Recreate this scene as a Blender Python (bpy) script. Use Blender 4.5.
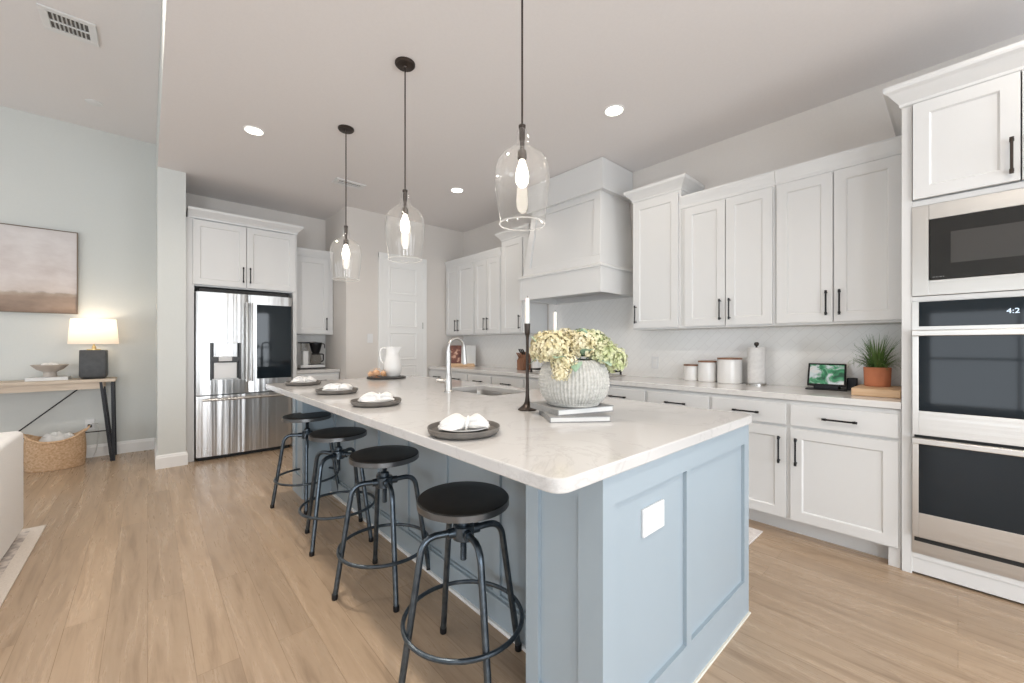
import bpy, bmesh, math, random
from mathutils import Vector, Matrix
PI = math.pi
S = bpy.context.scene
for o in list(bpy.data.objects):
    bpy.data.objects.remove(o, do_unlink=True)
COL = S.collection

# ------------------------------------------------------------------ camera, world, daylight, fill lights, exposure
cam = bpy.data.cameras.new('camera')
cam.sensor_width = 36.0
cam.lens = 36.0 * 403.07 / 1024
cam.shift_y = 3.27 / 1024
cam.clip_start = 0.05
camo = bpy.data.objects.new('camera', cam)
COL.objects.link(camo)
camo.location = (0, 0, 1.234)
camo.rotation_euler = (PI / 2, 0, -0.7349)
S.camera = camo

w = bpy.data.worlds.new('world')
S.world = w
w.use_nodes = True
w.node_tree.nodes['Background'].inputs['Color'].default_value = (0.80, 0.90, 1.0, 1)
w.node_tree.nodes['Background'].inputs['Strength'].default_value = 0.6

def area(name, loc, rot, sx, sy, power, col):
    l = bpy.data.lights.new(name, 'AREA')
    l.shape = 'RECTANGLE'
    l.size, l.size_y = sx, sy
    l.energy = power
    l.color = col
    o = bpy.data.objects.new(name, l)
    COL.objects.link(o)
    o.location = loc
    o.rotation_euler = rot
    return o
DAY = (0.87, 0.935, 1.0)
# daylight through the windows behind the camera (south wall) and in the living room's left wall
WIN_FRONT = [(-3.6, -2.0), (-1.2, 0.4), (1.2, 2.8)]
for i, (a, b) in enumerate(WIN_FRONT):
    area('window_and_fill_light', ((a + b) / 2, -3.56, 1.15), (PI / 2, 0, 0), b - a, 2.1, (130, 80, 80)[i], DAY)
WIN_LEFT = [(-1.8, 0.4), (1.2, 3.2), (3.9, 5.9)]
for (a, b), p in zip(WIN_LEFT, (40, 40, 30)):
    area('window_and_fill_light', (-4.96, (a + b) / 2, .98), (0, -PI / 2, 0), 1.75, b - a, p, DAY)
FILL_WIN_RIGHT = [(-3.2, -1.0)]  # made-up window, added as fill light for the sofa side and left floor
for a, b in FILL_WIN_RIGHT:
    area('window_and_fill_light', (3.66, (a + b) / 2, 1.15), (0, PI / 2, 0), 2.1, b - a, 60, DAY)

def fill_can(x, y, z, power):
    l = bpy.data.lights.new('downlight_and_fill_lamp', 'AREA'); l.shape = 'DISK'; l.size = .12; l.energy = power; l.color = (1, .91, .80)
    l.spread = math.radians(150)
    o = bpy.data.objects.new('downlight_and_fill_lamp', l); COL.objects.link(o); o.location = (x, y, z)
# added fill lamps outside the frame, without fixtures; kitchen ones continue the visible rows
fill_can(.651, 1.75, 2.985, 15); fill_can(.651, -.40, 2.985, 20); fill_can(2.613, -.36, 2.985, 3)
fill_can(-1.9, 5.1, 3.59, 5); fill_can(-1.9, 2.2, 3.59, 8); fill_can(-.12, 3.1, 3.59, 9)
S.view_settings.view_transform = 'Standard'
S.view_settings.look = 'None'
S.view_settings.exposure = 0.1
S.view_settings.gamma = 1.0
S.view_settings.use_curve_mapping = False
S.cycles.use_denoising = True
S.cycles.max_bounces = 12
S.cycles.diffuse_bounces = 6
S.cycles.transparent_max_bounces = 16
S.cycles.sample_clamp_indirect = 8.0
S.cycles.caustics_reflective = False
S.cycles.caustics_refractive = False

# ------------------------------------------------------------------ materials
def mat(name, col=(.8, .8, .8), rough=.5, metal=0.0, spec=.5, **k):
    m = bpy.data.materials.new(name)
    m.use_nodes = True
    b = m.node_tree.nodes['Principled BSDF']
    b.inputs['Base Color'].default_value = (*col, 1)
    b.inputs['Roughness'].default_value = rough
    b.inputs['Metallic'].default_value = metal
    b.inputs['Specular IOR Level'].default_value = spec
    if 'emit' in k:
        b.inputs['Emission Color'].default_value = (*k['emit'], 1)
        b.inputs['Emission Strength'].default_value = k['estr']
    return m
def nt(m):
    return m.node_tree, m.node_tree.nodes['Principled BSDF']
def nd(t, typ, **kw):
    n = t.nodes.new(typ)
    for a, v in kw.items():
        if a in n.inputs: n.inputs[a].default_value = v
        else: setattr(n, a, v)
    return n
def ramp(t, stops):
    r = t.nodes.new('ShaderNodeValToRGB')
    e = r.color_ramp.elements
    e[0].position, e[0].color = stops[0][0], (*stops[0][1], 1)
    e[1].position, e[1].color = stops[-1][0], (*stops[-1][1], 1)
    for p, c in stops[1:-1]:
        x = e.new(p); x.color = (*c, 1)
    return r
def noise_mat(name, c1, c2, scale=8, rough=.5, bump=0.0, stretch=(1, 1, 1), detail=4, metal=0.0, spec=.5, lo=.35, hi=.65, bdist=.003):
    m = mat(name, c1, rough, metal, spec)
    t, b = nt(m)
    tc = nd(t, 'ShaderNodeTexCoord'); mp = nd(t, 'ShaderNodeMapping')
    mp.inputs['Scale'].default_value = stretch
    t.links.new(tc.outputs['Object'], mp.inputs['Vector'])
    n = nd(t, 'ShaderNodeTexNoise', Scale=scale, Detail=detail)
    t.links.new(mp.outputs[0], n.inputs['Vector'])
    r = ramp(t, [(lo, c1), (hi, c2)])
    t.links.new(n.outputs['Fac'], r.inputs[0])
    t.links.new(r.outputs[0], b.inputs['Base Color'])
    if bump:
        bp = nd(t, 'ShaderNodeBump', Strength=bump, Distance=bdist)
        t.links.new(n.outputs['Fac'], bp.inputs['Height'])
        t.links.new(bp.outputs[0], b.inputs['Normal'])
    return m

def wall_paint(name, c):
    return noise_mat(name, c, tuple(x * .985 for x in c), 60, .75, .08, spec=.25, bdist=.001)
M = {}
M['wall'] = wall_paint('greige_wall_paint', (.67, .635, .60))
M['wall_living'] = wall_paint('grey_wall_paint', (.62, .635, .615))
M['ceiling'] = wall_paint('ceiling_paint', (.76, .735, .73))
M['trim'] = mat('white_trim_paint', (.80, .80, .79), .35)
M['cab'] = mat('white_cabinet_paint', (.68, .68, .675), .38)
M['island'] = mat('blue_grey_island_paint', (.31, .37, .415), .4)
M['black'] = mat('black_metal', (.018, .018, .02), .38, .6)
M['bronze'] = mat('dark_bronze', (.05, .038, .032), .38, .7)
M['iron'] = noise_mat('gunmetal_iron', (.065, .081, .098), (.11, .134, .158), 30, .30, .0, metal=.85)
M['seatblack'] = noise_mat('black_seat', (.006, .0055, .005), (.012, .011, .010), 14, .42, .12, spec=.3)
M['chrome'] = mat('brushed_nickel', (.50, .485, .465), .30, 1.0)
M['white_china'] = mat('white_china', (.78, .77, .755), .2)
M['white_plastic'] = mat('white_plastic', (.72, .72, .72), .35)
M['linen'] = noise_mat('white_linen', (.76, .75, .74), (.69, .68, .67), 40, .9, .2)
M['charger'] = noise_mat('dark_stoneware', (.10, .092, .084), (.155, .14, .125), 18, .45, .1)
M['candle'] = mat('white_wax', (.86, .84, .79), .5)
M['candle'].node_tree.nodes['Principled BSDF'].inputs['Subsurface Weight'].default_value = .2
M['rangeblack'] = mat('cast_iron_black', (.012, .012, .012), .6)
M['darkglass'] = mat('dark_oven_glass', (.010, .015, .020), .04, 0, .32)
M['mwglass'] = mat('microwave_black_glass', (.016, .015, .014), .12, 0, .5)
M['mwwindow'] = mat('microwave_window_mesh', (.05, .047, .044), .25, 0, .4)
M['terracotta'] = noise_mat('terracotta', (.60, .225, .115), (.52, .185, .095), 9, .8, .1)
M['lightwood'] = noise_mat('light_maple', (.72, .50, .31), (.64, .42, .25), 5, .5, .05, (1, 9, 9))
M['midwood'] = noise_mat('acacia_wood', (.30, .14, .075), (.20, .09, .05), 7, .5, .05, (6, 6, 1))
M['consolewood'] = noise_mat('pale_oak', (.60, .50, .40), (.50, .41, .32), 5, .55, .05, (1, 10, 10))
M['lampbase'] = noise_mat('charcoal_ceramic', (.050, .052, .055), (.065, .066, .068), 25, .55, .05)
M['brass'] = mat('aged_brass', (.62, .46, .22), .3, 1.0)
M['clay'] = noise_mat('beige_clay', (.50, .45, .40), (.42, .37, .33), 16, .8, .15)
M['sofa'] = noise_mat('off_white_sofa_fabric', (.87, .86, .85), (.82, .81, .80), 120, .95, .25)
M['leaf'] = noise_mat('grass_leaf', (.07, .15, .035), (.19, .30, .09), 6, .5)
M['soil'] = noise_mat('dark_soil', (.03, .02, .015), (.06, .04, .03), 40, .95, .4)
M['paper'] = mat('white_paper', (.70, .695, .68), .7)
M['bookgrey'] = noise_mat('grey_book_cloth', (.29, .29, .285), (.25, .25, .25), 90, .8, .1)
M['throw'] = noise_mat('pale_grey_throw', (.74, .74, .73), (.62, .62, .61), 20, .95, .4)
M['cablegrey'] = mat('clear_grey_cable', (.55, .55, .53), .4)

def quartz(name, c1, c2):
    m = mat(name, c1, .12, 0, .5)
    t, b = nt(m)
    tc = nd(t, 'ShaderNodeTexCoord')
    n = nd(t, 'ShaderNodeTexNoise', Scale=1.6, Detail=9, Roughness=.65, Distortion=1.4)
    t.links.new(tc.outputs['Object'], n.inputs['Vector'])
    r = ramp(t, [(.40, c1), (.485, c1), (.50, c2), (.515, c1), (.62, tuple(x * .985 for x in c1))])
    t.links.new(n.outputs['Fac'], r.inputs[0])
    t.links.new(r.outputs[0], b.inputs['Base Color'])
    return m
M['quartz'] = quartz('white_quartz', (.56, .547, .535), (.505, .492, .48))
M['quartz_grey'] = quartz('grey_white_quartz', (.68, .665, .65), (.62, .60, .58))

def steel(name, c, rough, vertical=True):
    m = mat(name, c, rough, 1.0)
    t, b = nt(m)
    tc = nd(t, 'ShaderNodeTexCoord'); mp = nd(t, 'ShaderNodeMapping')
    mp.inputs['Scale'].default_value = (13, 13, .2) if vertical else (.5, .5, 60)
    t.links.new(tc.outputs['Object'], mp.inputs['Vector'])
    n = nd(t, 'ShaderNodeTexNoise', Scale=1.0, Detail=2)
    t.links.new(mp.outputs[0], n.inputs['Vector'])
    bp = nd(t, 'ShaderNodeBump', Strength=.65 if vertical else .03, Distance=.02)
    t.links.new(n.outputs['Fac'], bp.inputs['Height'])
    t.links.new(bp.outputs[0], b.inputs['Normal'])
    return m
M['steel'] = steel('stainless_steel', (.60, .595, .59), .28)
M['oven_steel'] = steel('brushed_oven_steel', (.60, .575, .545), .30, False)
M['sink_steel'] = steel('sink_steel', (.50, .48, .46), .28, False)

def plank_floor():
    m = mat('oak_plank_floor', (.4, .28, .2), .3, 0, .45)
    t, b = nt(m)
    tc = nd(t, 'ShaderNodeTexCoord'); mp = nd(t, 'ShaderNodeMapping')
    mp.inputs['Rotation'].default_value = (0, 0, PI / 2)
    t.links.new(tc.outputs['Object'], mp.inputs['Vector'])
    br = nd(t, 'ShaderNodeTexBrick', Scale=1.0)
    br.offset, br.offset_frequency = .37, 2
    br.inputs['Brick Width'].default_value = 1.9
    br.inputs['Row Height'].default_value = .135
    br.inputs['Mortar Size'].default_value = .0012
    br.inputs['Color1'].default_value = (0, 0, 0, 1)
    br.inputs['Color2'].default_value = (1, 1, 1, 1)
    br.inputs['Mortar'].default_value = (.5, .5, .5, 1)
    t.links.new(mp.outputs[0], br.inputs['Vector'])
    mp2 = nd(t, 'ShaderNodeMapping'); mp2.inputs['Scale'].default_value = (16, 1.1, 1)
    t.links.new(tc.outputs['Object'], mp2.inputs['Vector'])
    # shift the grain per plank
    add = nd(t, 'ShaderNodeVectorMath', operation='ADD')
    sc = nd(t, 'ShaderNodeVectorMath', operation='SCALE'); sc.inputs['Scale'].default_value = 9.0
    t.links.new(br.outputs['Color'], sc.inputs[0])
    t.links.new(mp2.outputs[0], add.inputs[0]); t.links.new(sc.outputs[0], add.inputs[1])
    n = nd(t, 'ShaderNodeTexNoise', Scale=1.6, Detail=7, Roughness=.62, Distortion=.5)
    t.links.new(add.outputs[0], n.inputs['Vector'])
    r = ramp(t, [(.26, (.27, .19, .128)), (.46, (.395, .288, .198)), (.60, (.43, .32, .225)), (.78, (.48, .365, .268))])
    t.links.new(n.outputs['Fac'], r.inputs[0])
    mx = nd(t, 'ShaderNodeMix', data_type='RGBA', blend_type='MULTIPLY'); mx.inputs[0].default_value = 1
    r2 = ramp(t, [(0, (.91, .905, .90)), (1, (1.06, 1.055, 1.04))])
    t.links.new(br.outputs['Color'], r2.inputs[0])
    t.links.new(r.outputs[0], mx.inputs[6]); t.links.new(r2.outputs[0], mx.inputs[7])
    mo = nd(t, 'ShaderNodeMix', data_type='RGBA', blend_type='MULTIPLY')
    t.links.new(br.outputs['Fac'], mo.inputs[0])
    t.links.new(mx.outputs[2], mo.inputs[6]); mo.inputs[7].default_value = (.66, .62, .58, 1)
    t.links.new(mo.outputs[2], b.inputs['Base Color'])
    rr = ramp(t, [(.3, (.34, .34, .34)), (.7, (.24, .24, .24))])
    t.links.new(n.outputs['Fac'], rr.inputs[0]); t.links.new(rr.outputs[0], b.inputs['Roughness'])
    bp = nd(t, 'ShaderNodeBump', Strength=.12, Distance=.003)
    t.links.new(n.outputs['Fac'], bp.inputs['Height']); t.links.new(bp.outputs[0], b.inputs['Normal'])
    return m
M['floor'] = plank_floor()

def tile_mat():
    m = mat('white_backsplash_tile', (.72, .71, .69), .14)
    t, b = nt(m)
    tc = nd(t, 'ShaderNodeTexCoord'); mp = nd(t, 'ShaderNodeMapping')
    mp.inputs['Rotation'].default_value = (PI / 4, 0, 0)
    sx = nd(t, 'ShaderNodeSeparateXYZ'); cx = nd(t, 'ShaderNodeCombineXYZ'); ad = nd(t, 'ShaderNodeMath', operation='ADD')
    t.links.new(tc.outputs['Object'], sx.inputs[0])
    t.links.new(sx.outputs[0], ad.inputs[0]); t.links.new(sx.outputs[1], ad.inputs[1])
    t.links.new(ad.outputs[0], cx.inputs[0]); t.links.new(sx.outputs[2], cx.inputs[1])
    mp.inputs['Rotation'].default_value = (0, 0, PI / 4)
    t.links.new(cx.outputs[0], mp.inputs['Vector'])
    br = nd(t, 'ShaderNodeTexBrick', Scale=1.0)
    br.inputs['Brick Width'].default_value = .16; br.inputs['Row Height'].default_value = .055
    br.inputs['Mortar Size'].default_value = .002
    br.inputs['Color1'].default_value = (.82, .81, .79, 1); br.inputs['Color2'].default_value = (.835, .825, .805, 1)
    br.inputs['Mortar'].default_value = (.77, .755, .735, 1)
    t.links.new(mp.outputs[0], br.inputs['Vector']); t.links.new(br.outputs['Color'], b.inputs['Base Color'])
    bp = nd(t, 'ShaderNodeBump', Strength=.10, Distance=.0012, invert=True)
    t.links.new(br.outputs['Fac'], bp.inputs['Height']); t.links.new(bp.outputs[0], b.inputs['Normal'])
    return m
M['tile'] = tile_mat()

def clear_glass(name, tint=(1, 1, 1), fac=.5, haze=0.0):
    m = bpy.data.materials.new(name); m.use_nodes = True
    t = m.node_tree; t.nodes.clear()
    o = nd(t, 'ShaderNodeOutputMaterial'); mx = nd(t, 'ShaderNodeMixShader')
    tr = nd(t, 'ShaderNodeBsdfTransparent'); gl = nd(t, 'ShaderNodeBsdfGlossy'); gl.inputs['Roughness'].default_value = .02
    tr.inputs['Color'].default_value = (*tint, 1)
    lw = nd(t, 'ShaderNodeLayerWeight'); lw.inputs['Blend'].default_value = .5
    pw = nd(t, 'ShaderNodeMath', operation='POWER'); pw.inputs[1].default_value = 2.2
    mu = nd(t, 'ShaderNodeMath', operation='MULTIPLY_ADD'); mu.inputs[1].default_value = fac; mu.inputs[2].default_value = .05
    t.links.new(lw.outputs['Facing'], pw.inputs[0]); t.links.new(pw.outputs[0], mu.inputs[0])
    t.links.new(mu.outputs[0], mx.inputs[0]); t.links.new(tr.outputs[0], mx.inputs[1]); t.links.new(gl.outputs[0], mx.inputs[2])
    if haze:
        tl = nd(t, 'ShaderNodeBsdfTranslucent'); mh = nd(t, 'ShaderNodeMixShader'); mh.inputs[0].default_value = haze
        tl.inputs['Color'].default_value = (1, 1, 1, 1)
        t.links.new(mx.outputs[0], mh.inputs[1]); t.links.new(tl.outputs[0], mh.inputs[2]); t.links.new(mh.outputs[0], o.inputs['Surface'])
    else:
        t.links.new(mx.outputs[0], o.inputs['Surface'])
    return m
M['glass'] = clear_glass('clear_pendant_glass', (1, 1, .995), .75, .05)
M['glass_rim'] = clear_glass('thick_glass_rim', (1, 1, 1), .7, .45)
M['carafe'] = clear_glass('carafe_glass', (.75, .73, .70), .4)
def emit(name, c, s):
    m = bpy.data.materials.new(name); m.use_nodes = True
    t = m.node_tree; t.nodes.clear()
    o = nd(t, 'ShaderNodeOutputMaterial'); e = nd(t, 'ShaderNodeEmission', Strength=s)
    e.inputs['Color'].default_value = (*c, 1)
    t.links.new(e.outputs[0], o.inputs['Surface'])
    return m
M['bulb'] = emit('glowing_bulb', (1, .90, .76), 16)
M['band'] = mat('worn_steel_band', (.15, .155, .16), .30, .9)
M['downlight'] = emit('downlight_lens', (1, .93, .82), 6)
M['digits'] = emit('oven_clock_digits', (.75, .88, 1), 1.6)
def shade_mat():
    m = bpy.data.materials.new('linen_lamp_shade'); m.use_nodes = True
    t = m.node_tree; t.nodes.clear()
    o = nd(t, 'ShaderNodeOutputMaterial'); d = nd(t, 'ShaderNodeBsdfDiffuse'); tl = nd(t, 'ShaderNodeBsdfTranslucent'); mx = nd(t, 'ShaderNodeMixShader')
    d.inputs['Color'].default_value = (.85, .82, .78, 1); tl.inputs['Color'].default_value = (.9, .82, .74, 1)
    mx.inputs[0].default_value = .55
    t.links.new(d.outputs[0], mx.inputs[1]); t.links.new(tl.outputs[0], mx.inputs[2]); t.links.new(mx.outputs[0], o.inputs['Surface'])
    return m
M['shade'] = shade_mat()

def woven(name, c1, c2, su, sv, rough=.85):
    """woven look: fibre noise along the weave (relief is in the mesh)"""
    return noise_mat(name, c1, c2, 1.0, rough, .35, (su, su, sv), 5, bdist=.004)
M['basket'] = woven('seagrass_weave', (.50, .31, .17), (.70, .50, .33), 60, 60)
M['vase'] = woven('whitewashed_weave', (.52, .505, .47), (.39, .38, .35), 60, 60)

def painting_mat():
    m = mat('landscape_painting', (.6, .5, .45), .8)
    t, b = nt(m)
    tc = nd(t, 'ShaderNodeTexCoord'); sp = nd(t, 'ShaderNodeSeparateXYZ')
    t.links.new(tc.outputs['Object'], sp.inputs[0])
    mp = nd(t, 'ShaderNodeMapping'); mp.inputs['Scale'].default_value = (2.2, 1, 4.2)
    t.links.new(tc.outputs['Object'], mp.inputs['Vector'])
    n = nd(t, 'ShaderNodeTexNoise', Scale=1.7, Detail=8, Roughness=.6)
    t.links.new(mp.outputs[0], n.inputs['Vector'])
    a = nd(t, 'ShaderNodeMath', operation='MULTIPLY_ADD'); a.inputs[1].default_value = .10; a.inputs[2].default_value = -.05
    t.links.new(n.outputs['Fac'], a.inputs[0])
    s2 = nd(t, 'ShaderNodeMath', operation='ADD'); t.links.new(sp.outputs[2], s2.inputs[0]); t.links.new(a.outputs[0], s2.inputs[1])
    dv = nd(t, 'ShaderNodeMath', operation='DIVIDE'); dv.inputs[1].default_value = .87
    t.links.new(s2.outputs[0], dv.inputs[0])
    r = ramp(t, [(0, (.235, .165, .125)), (.10, (.30, .225, .18)), (.19, (.33, .25, .20)), (.225, (.40, .33, .27)), (.245, (.60, .54, .51)), (.45, (.60, .545, .53)), (.75, (.64, .60, .59)), (1, (.60, .565, .56))])
    t.links.new(dv.outputs[0], r.inputs[0])
    mx = nd(t, 'ShaderNodeMix', data_type='RGBA', blend_type='OVERLAY'); mx.inputs[0].default_value = .45
    r2 = ramp(t, [(.3, (.3, .3, .3)), (.7, (.7, .69, .68))]); t.links.new(n.outputs['Fac'], r2.inputs[0])
    t.links.new(r.outputs[0], mx.inputs[6]); t.links.new(r2.outputs[0], mx.inputs[7])
    t.links.new(mx.outputs[2], b.inputs['Base Color'])
    return m
M['painting'] = painting_mat()

def flower_mat(name, c1, c2, c3):
    m = mat(name, c1, .8)
    t, b = nt(m)
    tc = nd(t, 'ShaderNodeTexCoord')
    n = nd(t, 'ShaderNodeTexNoise', Scale=24, Detail=3); t.links.new(tc.outputs['Object'], n.inputs['Vector'])
    r = ramp(t, [(.3, c1), (.5, c2), (.7, c3)]); t.links.new(n.outputs['Fac'], r.inputs[0])
    t.links.new(r.outputs[0], b.inputs['Base Color'])
    return m
M['cream_flower'] = flower_mat('cream_hydrangea', (.58, .49, .26), (.70, .64, .43), (.73, .66, .48))
M['green_flower'] = flower_mat('green_hydrangea', (.32, .38, .15), (.54, .56, .33), (.68, .66, .46))
M['sage'] = noise_mat('sage_leaf', (.20, .33, .22), (.36, .46, .35), 9, .6)
M['peach'] = flower_mat('peach_petals', (.72, .40, .22), (.80, .54, .34), (.62, .32, .14))

def screen_mat():
    m = bpy.data.materials.new('smart_display_picture'); m.use_nodes = True
    t = m.node_tree; b = t.nodes['Principled BSDF']
    tc = nd(t, 'ShaderNodeTexCoord'); mp = nd(t, 'ShaderNodeMapping'); mp.inputs['Scale'].default_value = (9, 9, 9)
    t.links.new(tc.outputs['Object'], mp.inputs['Vector'])
    n = nd(t, 'ShaderNodeTexNoise', Scale=1.5, Detail=3, Distortion=1.2); t.links.new(mp.outputs[0], n.inputs['Vector'])
    r = ramp(t, [(.32, (.02, .09, .05)), (.44, (.07, .32, .15)), (.50, (.35, .42, .38)), (.56, (.62, .68, .68)), (.64, (.72, .66, .60)), (.72, (.12, .22, .17))])
    t.links.new(n.outputs['Fac'], r.inputs[0])
    b.inputs['Base Color'].default_value = (.01, .01, .01, 1); b.inputs['Roughness'].default_value = .15
    t.links.new(r.outputs[0], b.inputs['Emission Color']); b.inputs['Emission Strength'].default_value = .75
    return m
M['screen'] = screen_mat()
def page_photo():
    m = mat('cookbook_photo_page', (.4, .2, .15), .5)
    t, b = nt(m)
    tc = nd(t, 'ShaderNodeTexCoord'); n = nd(t, 'ShaderNodeTexNoise', Scale=9, Detail=2); t.links.new(tc.outputs['Object'], n.inputs['Vector'])
    r = ramp(t, [(.36, (.10, .03, .025)), (.5, (.20, .07, .05)), (.56, (.55, .33, .24)), (.64, (.75, .62, .52))]); t.links.new(n.outputs['Fac'], r.inputs[0])
    t.links.new(r.outputs[0], b.inputs['Base Color'])
    return m
M['pagephoto'] = page_photo()
def rug_mat():
    m = noise_mat('beige_patterned_rug', (.66, .60, .54), (.58, .52, .47), 160, .98, .4)
    return m
M['rug'] = rug_mat()
M['rugpattern'] = noise_mat('grey_rug_pattern', (.36, .32, .30), (.58, .52, .48), 26, .98, .3, lo=.42, hi=.58)
M['mat'] = noise_mat('pale_kitchen_mat', (.74, .70, .68), (.62, .58, .57), 60, .98, .3)

# ------------------------------------------------------------------ mesh helpers
class MB:
    def __init__(s):
        s.v, s.f = [], []
    def add(s, vs, fs):
        k = len(s.v)
        s.v += [tuple(p) for p in vs]
        s.f += [tuple(i + k for i in f) for f in fs]
        return s
    def box(s, x0, x1, y0, y1, z0, z1, m=None):
        vs = [(x0, y0, z0), (x1, y0, z0), (x1, y1, z0), (x0, y1, z0), (x0, y0, z1), (x1, y0, z1), (x1, y1, z1), (x0, y1, z1)]
        if m is not None: vs = [m @ Vector(p) for p in vs]
        return s.add(vs, [(3, 2, 1, 0), (4, 5, 6, 7), (0, 1, 5, 4), (1, 2, 6, 5), (2, 3, 7, 6), (3, 0, 4, 7)])
    def lathe(s, prof, n=32, c=(0, 0, 0), cap0=True, cap1=True, sx=1, sy=1, fn=None):
        vs, fs = [], []
        for i, (r, z) in enumerate(prof):
            for j in range(n):
                a = 2 * PI * j / n
                rr = fn(r, z, a, i) if fn else r
                vs.append((c[0] + rr * sx * math.cos(a), c[1] + rr * sy * math.sin(a), c[2] + z))
        for i in range(len(prof) - 1):
            for j in range(n):
                k = (j + 1) % n
                fs.append((i * n + j, i * n + k, (i + 1) * n + k, (i + 1) * n + j))
        if cap0: fs.append(tuple(reversed(range(n))))
        if cap1: fs.append(tuple(range((len(prof) - 1) * n, len(prof) * n)))
        return s.add(vs, fs)
    def tube(s, pts, r, n=10, closed=False):
        pts = [Vector(p) for p in pts]
        N = len(pts)
        rs = r if isinstance(r, (list, tuple)) else [r] * N
        tg = []
        for i in range(N):
            a = pts[(i - 1) % N] if (closed or i > 0) else pts[i]
            b = pts[(i + 1) % N] if (closed or i < N - 1) else pts[i]
            tg.append((b - a).normalized())
        up = Vector((0, 0, 1)) if abs(tg[0].z) < .9 else Vector((1, 0, 0))
        nrm = (up - tg[0] * up.dot(tg[0])).normalized()
        vs, fs = [], []
        for i in range(N):
            nrm = (nrm - tg[i] * nrm.dot(tg[i])).normalized()
            bn = tg[i].cross(nrm)
            for j in range(n):
                a = 2 * PI * j / n
                vs.append(pts[i] + (nrm * math.cos(a) + bn * math.sin(a)) * rs[i])
        for i in range(N if closed else N - 1):
            i2 = (i + 1) % N
            for j in range(n):
                k = (j + 1) % n
                fs.append((i * n + j, i2 * n + j, i2 * n + k, i * n + k))
        if not closed:
            fs.append(tuple(range(n))); fs.append(tuple(reversed(range((N - 1) * n, N * n))))
        s.add(vs, fs)
        # outward orientation is fixed in build()
        return s
    def prism(s, poly, z0, z1):
        n = len(poly)
        vs = [(x, y, z0) for x, y in poly] + [(x, y, z1) for x, y in poly]
        return s.add(vs, [tuple(reversed(range(n))), tuple(range(n, 2 * n))] + [(i, (i + 1) % n, n + (i + 1) % n, n + i) for i in range(n)])
    def build(s, name, m, parent=None, bevel=0, smooth=True, seg=2, loc=None, angle=35):
        me = bpy.data.meshes.new(name)
        me.from_pydata(s.v, [], s.f)
        bm = bmesh.new(); bm.from_mesh(me)
        bmesh.ops.recalc_face_normals(bm, faces=bm.faces)
        bm.to_mesh(me); bm.free()
        me.materials.append(m)
        if smooth:
            me.polygons.foreach_set('use_smooth', [True] * len(me.polygons))
            me.set_sharp_from_angle(angle=math.radians(angle))
        o = bpy.data.objects.new(name, me)
        COL.objects.link(o)
        if parent: o.parent = parent
        if loc: o.location = loc
        if bevel:
            b = o.modifiers.new('bevel', 'BEVEL'); b.width = bevel; b.segments = seg; b.limit_method = 'ANGLE'; b.angle_limit = math.radians(40)
            b.harden_normals = True
        return o

def tag(o, label, cat, group=None):
    o['label'] = label; o['category'] = cat
    if group: o['group'] = group
    return o
def thing(name, label, cat, loc=(0, 0, 0), rz=0, group=None):
    o = bpy.data.objects.new(name, None)
    COL.objects.link(o)
    o.empty_display_size = .1
    o.location = loc; o.rotation_euler = (0, 0, rz)
    return tag(o, label, cat, group)
def struct(o):
    o['kind'] = 'structure'
    return o
def kids(o):
    return [c for c in bpy.data.objects if c.parent == o]
def dup(root, loc, label, rz=None):
    def cp(o, parent):
        c = o.copy(); COL.objects.link(c)
        if parent: c.parent = parent
        for ch in kids(o): cp(ch, c)
        return c
    r = cp(root, None)
    r.location = loc
    if rz is not None: r.rotation_euler = (0, 0, rz)
    r['label'] = label
    return r
def smoothpts(pts, k=6):
    """Catmull-Rom through pts"""
    P = [Vector(p) for p in pts]; out = []
    for i in range(len(P) - 1):
        a, b, c, d = P[max(i - 1, 0)], P[i], P[i + 1], P[min(i + 2, len(P) - 1)]
        for j in range(k):
            t = j / k
            out.append(.5 * ((2 * b) + (-a + c) * t + (2 * a - 5 * b + 4 * c - d) * t * t + (-a + 3 * b - 3 * c + d) * t ** 3))
    out.append(P[-1])
    return out
def fillet(pts, r, k=6):
    """polyline with rounded corners"""
    P = [Vector(p) for p in pts]; out = [P[0]]
    for i in range(1, len(P) - 1):
        a, b, c = P[i - 1], P[i], P[i + 1]
        d1, d2 = (a - b).normalized(), (c - b).normalized()
        q = min(r, (a - b).length * .48, (c - b).length * .48)
        p0, p2 = b + d1 * q, b + d2 * q
        for j in range(k + 1):
            t = j / k
            out.append(p0 * (1 - t) ** 2 + b * 2 * t * (1 - t) + p2 * t * t)
    out.append(P[-1])
    return out

# ------------------------------------------------------------------ room shell
H_K, H_L = 3.004, 3.613          # kitchen and living ceiling heights
XB = .072                        # kitchen/living ceiling break
def wbox(name, m, *b, bevel=0):
    return struct(MB().box(*b).build(name, m, smooth=False, bevel=bevel))
wbox('floor', M['floor'], -5.2, 4.0, -3.8, 6.7, -.10, 0)
wbox('ceiling', M['ceiling'], XB + .0005, 3.9, -3.8, 6.6, H_K, H_K + .12)
wbox('ceiling_living', M['ceiling'], -5.2, XB - .0005, -3.8, 6.6, H_L, H_L + .12)
wbox('wall_ceiling_drop', M['wall_living'], XB, XB + .12, -3.8, 6.6, H_K + .0005, H_L + .1)
wbox('wall_back', M['wall'], .29, 2.2, 6.033, 6.6, 0, H_K)
wbox('wall_living', M['wall_living'], -5.2, .15, 6.385, 6.6, 0, H_L)
wbox('wall_pantry', M['wall'], 1.8765, 3.75, 5.232, 6.1, 0, H_K)
wbox('wall_stub', M['wall_living'], XB, .292, 5.331, 6.5, 0, H_K)
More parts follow.
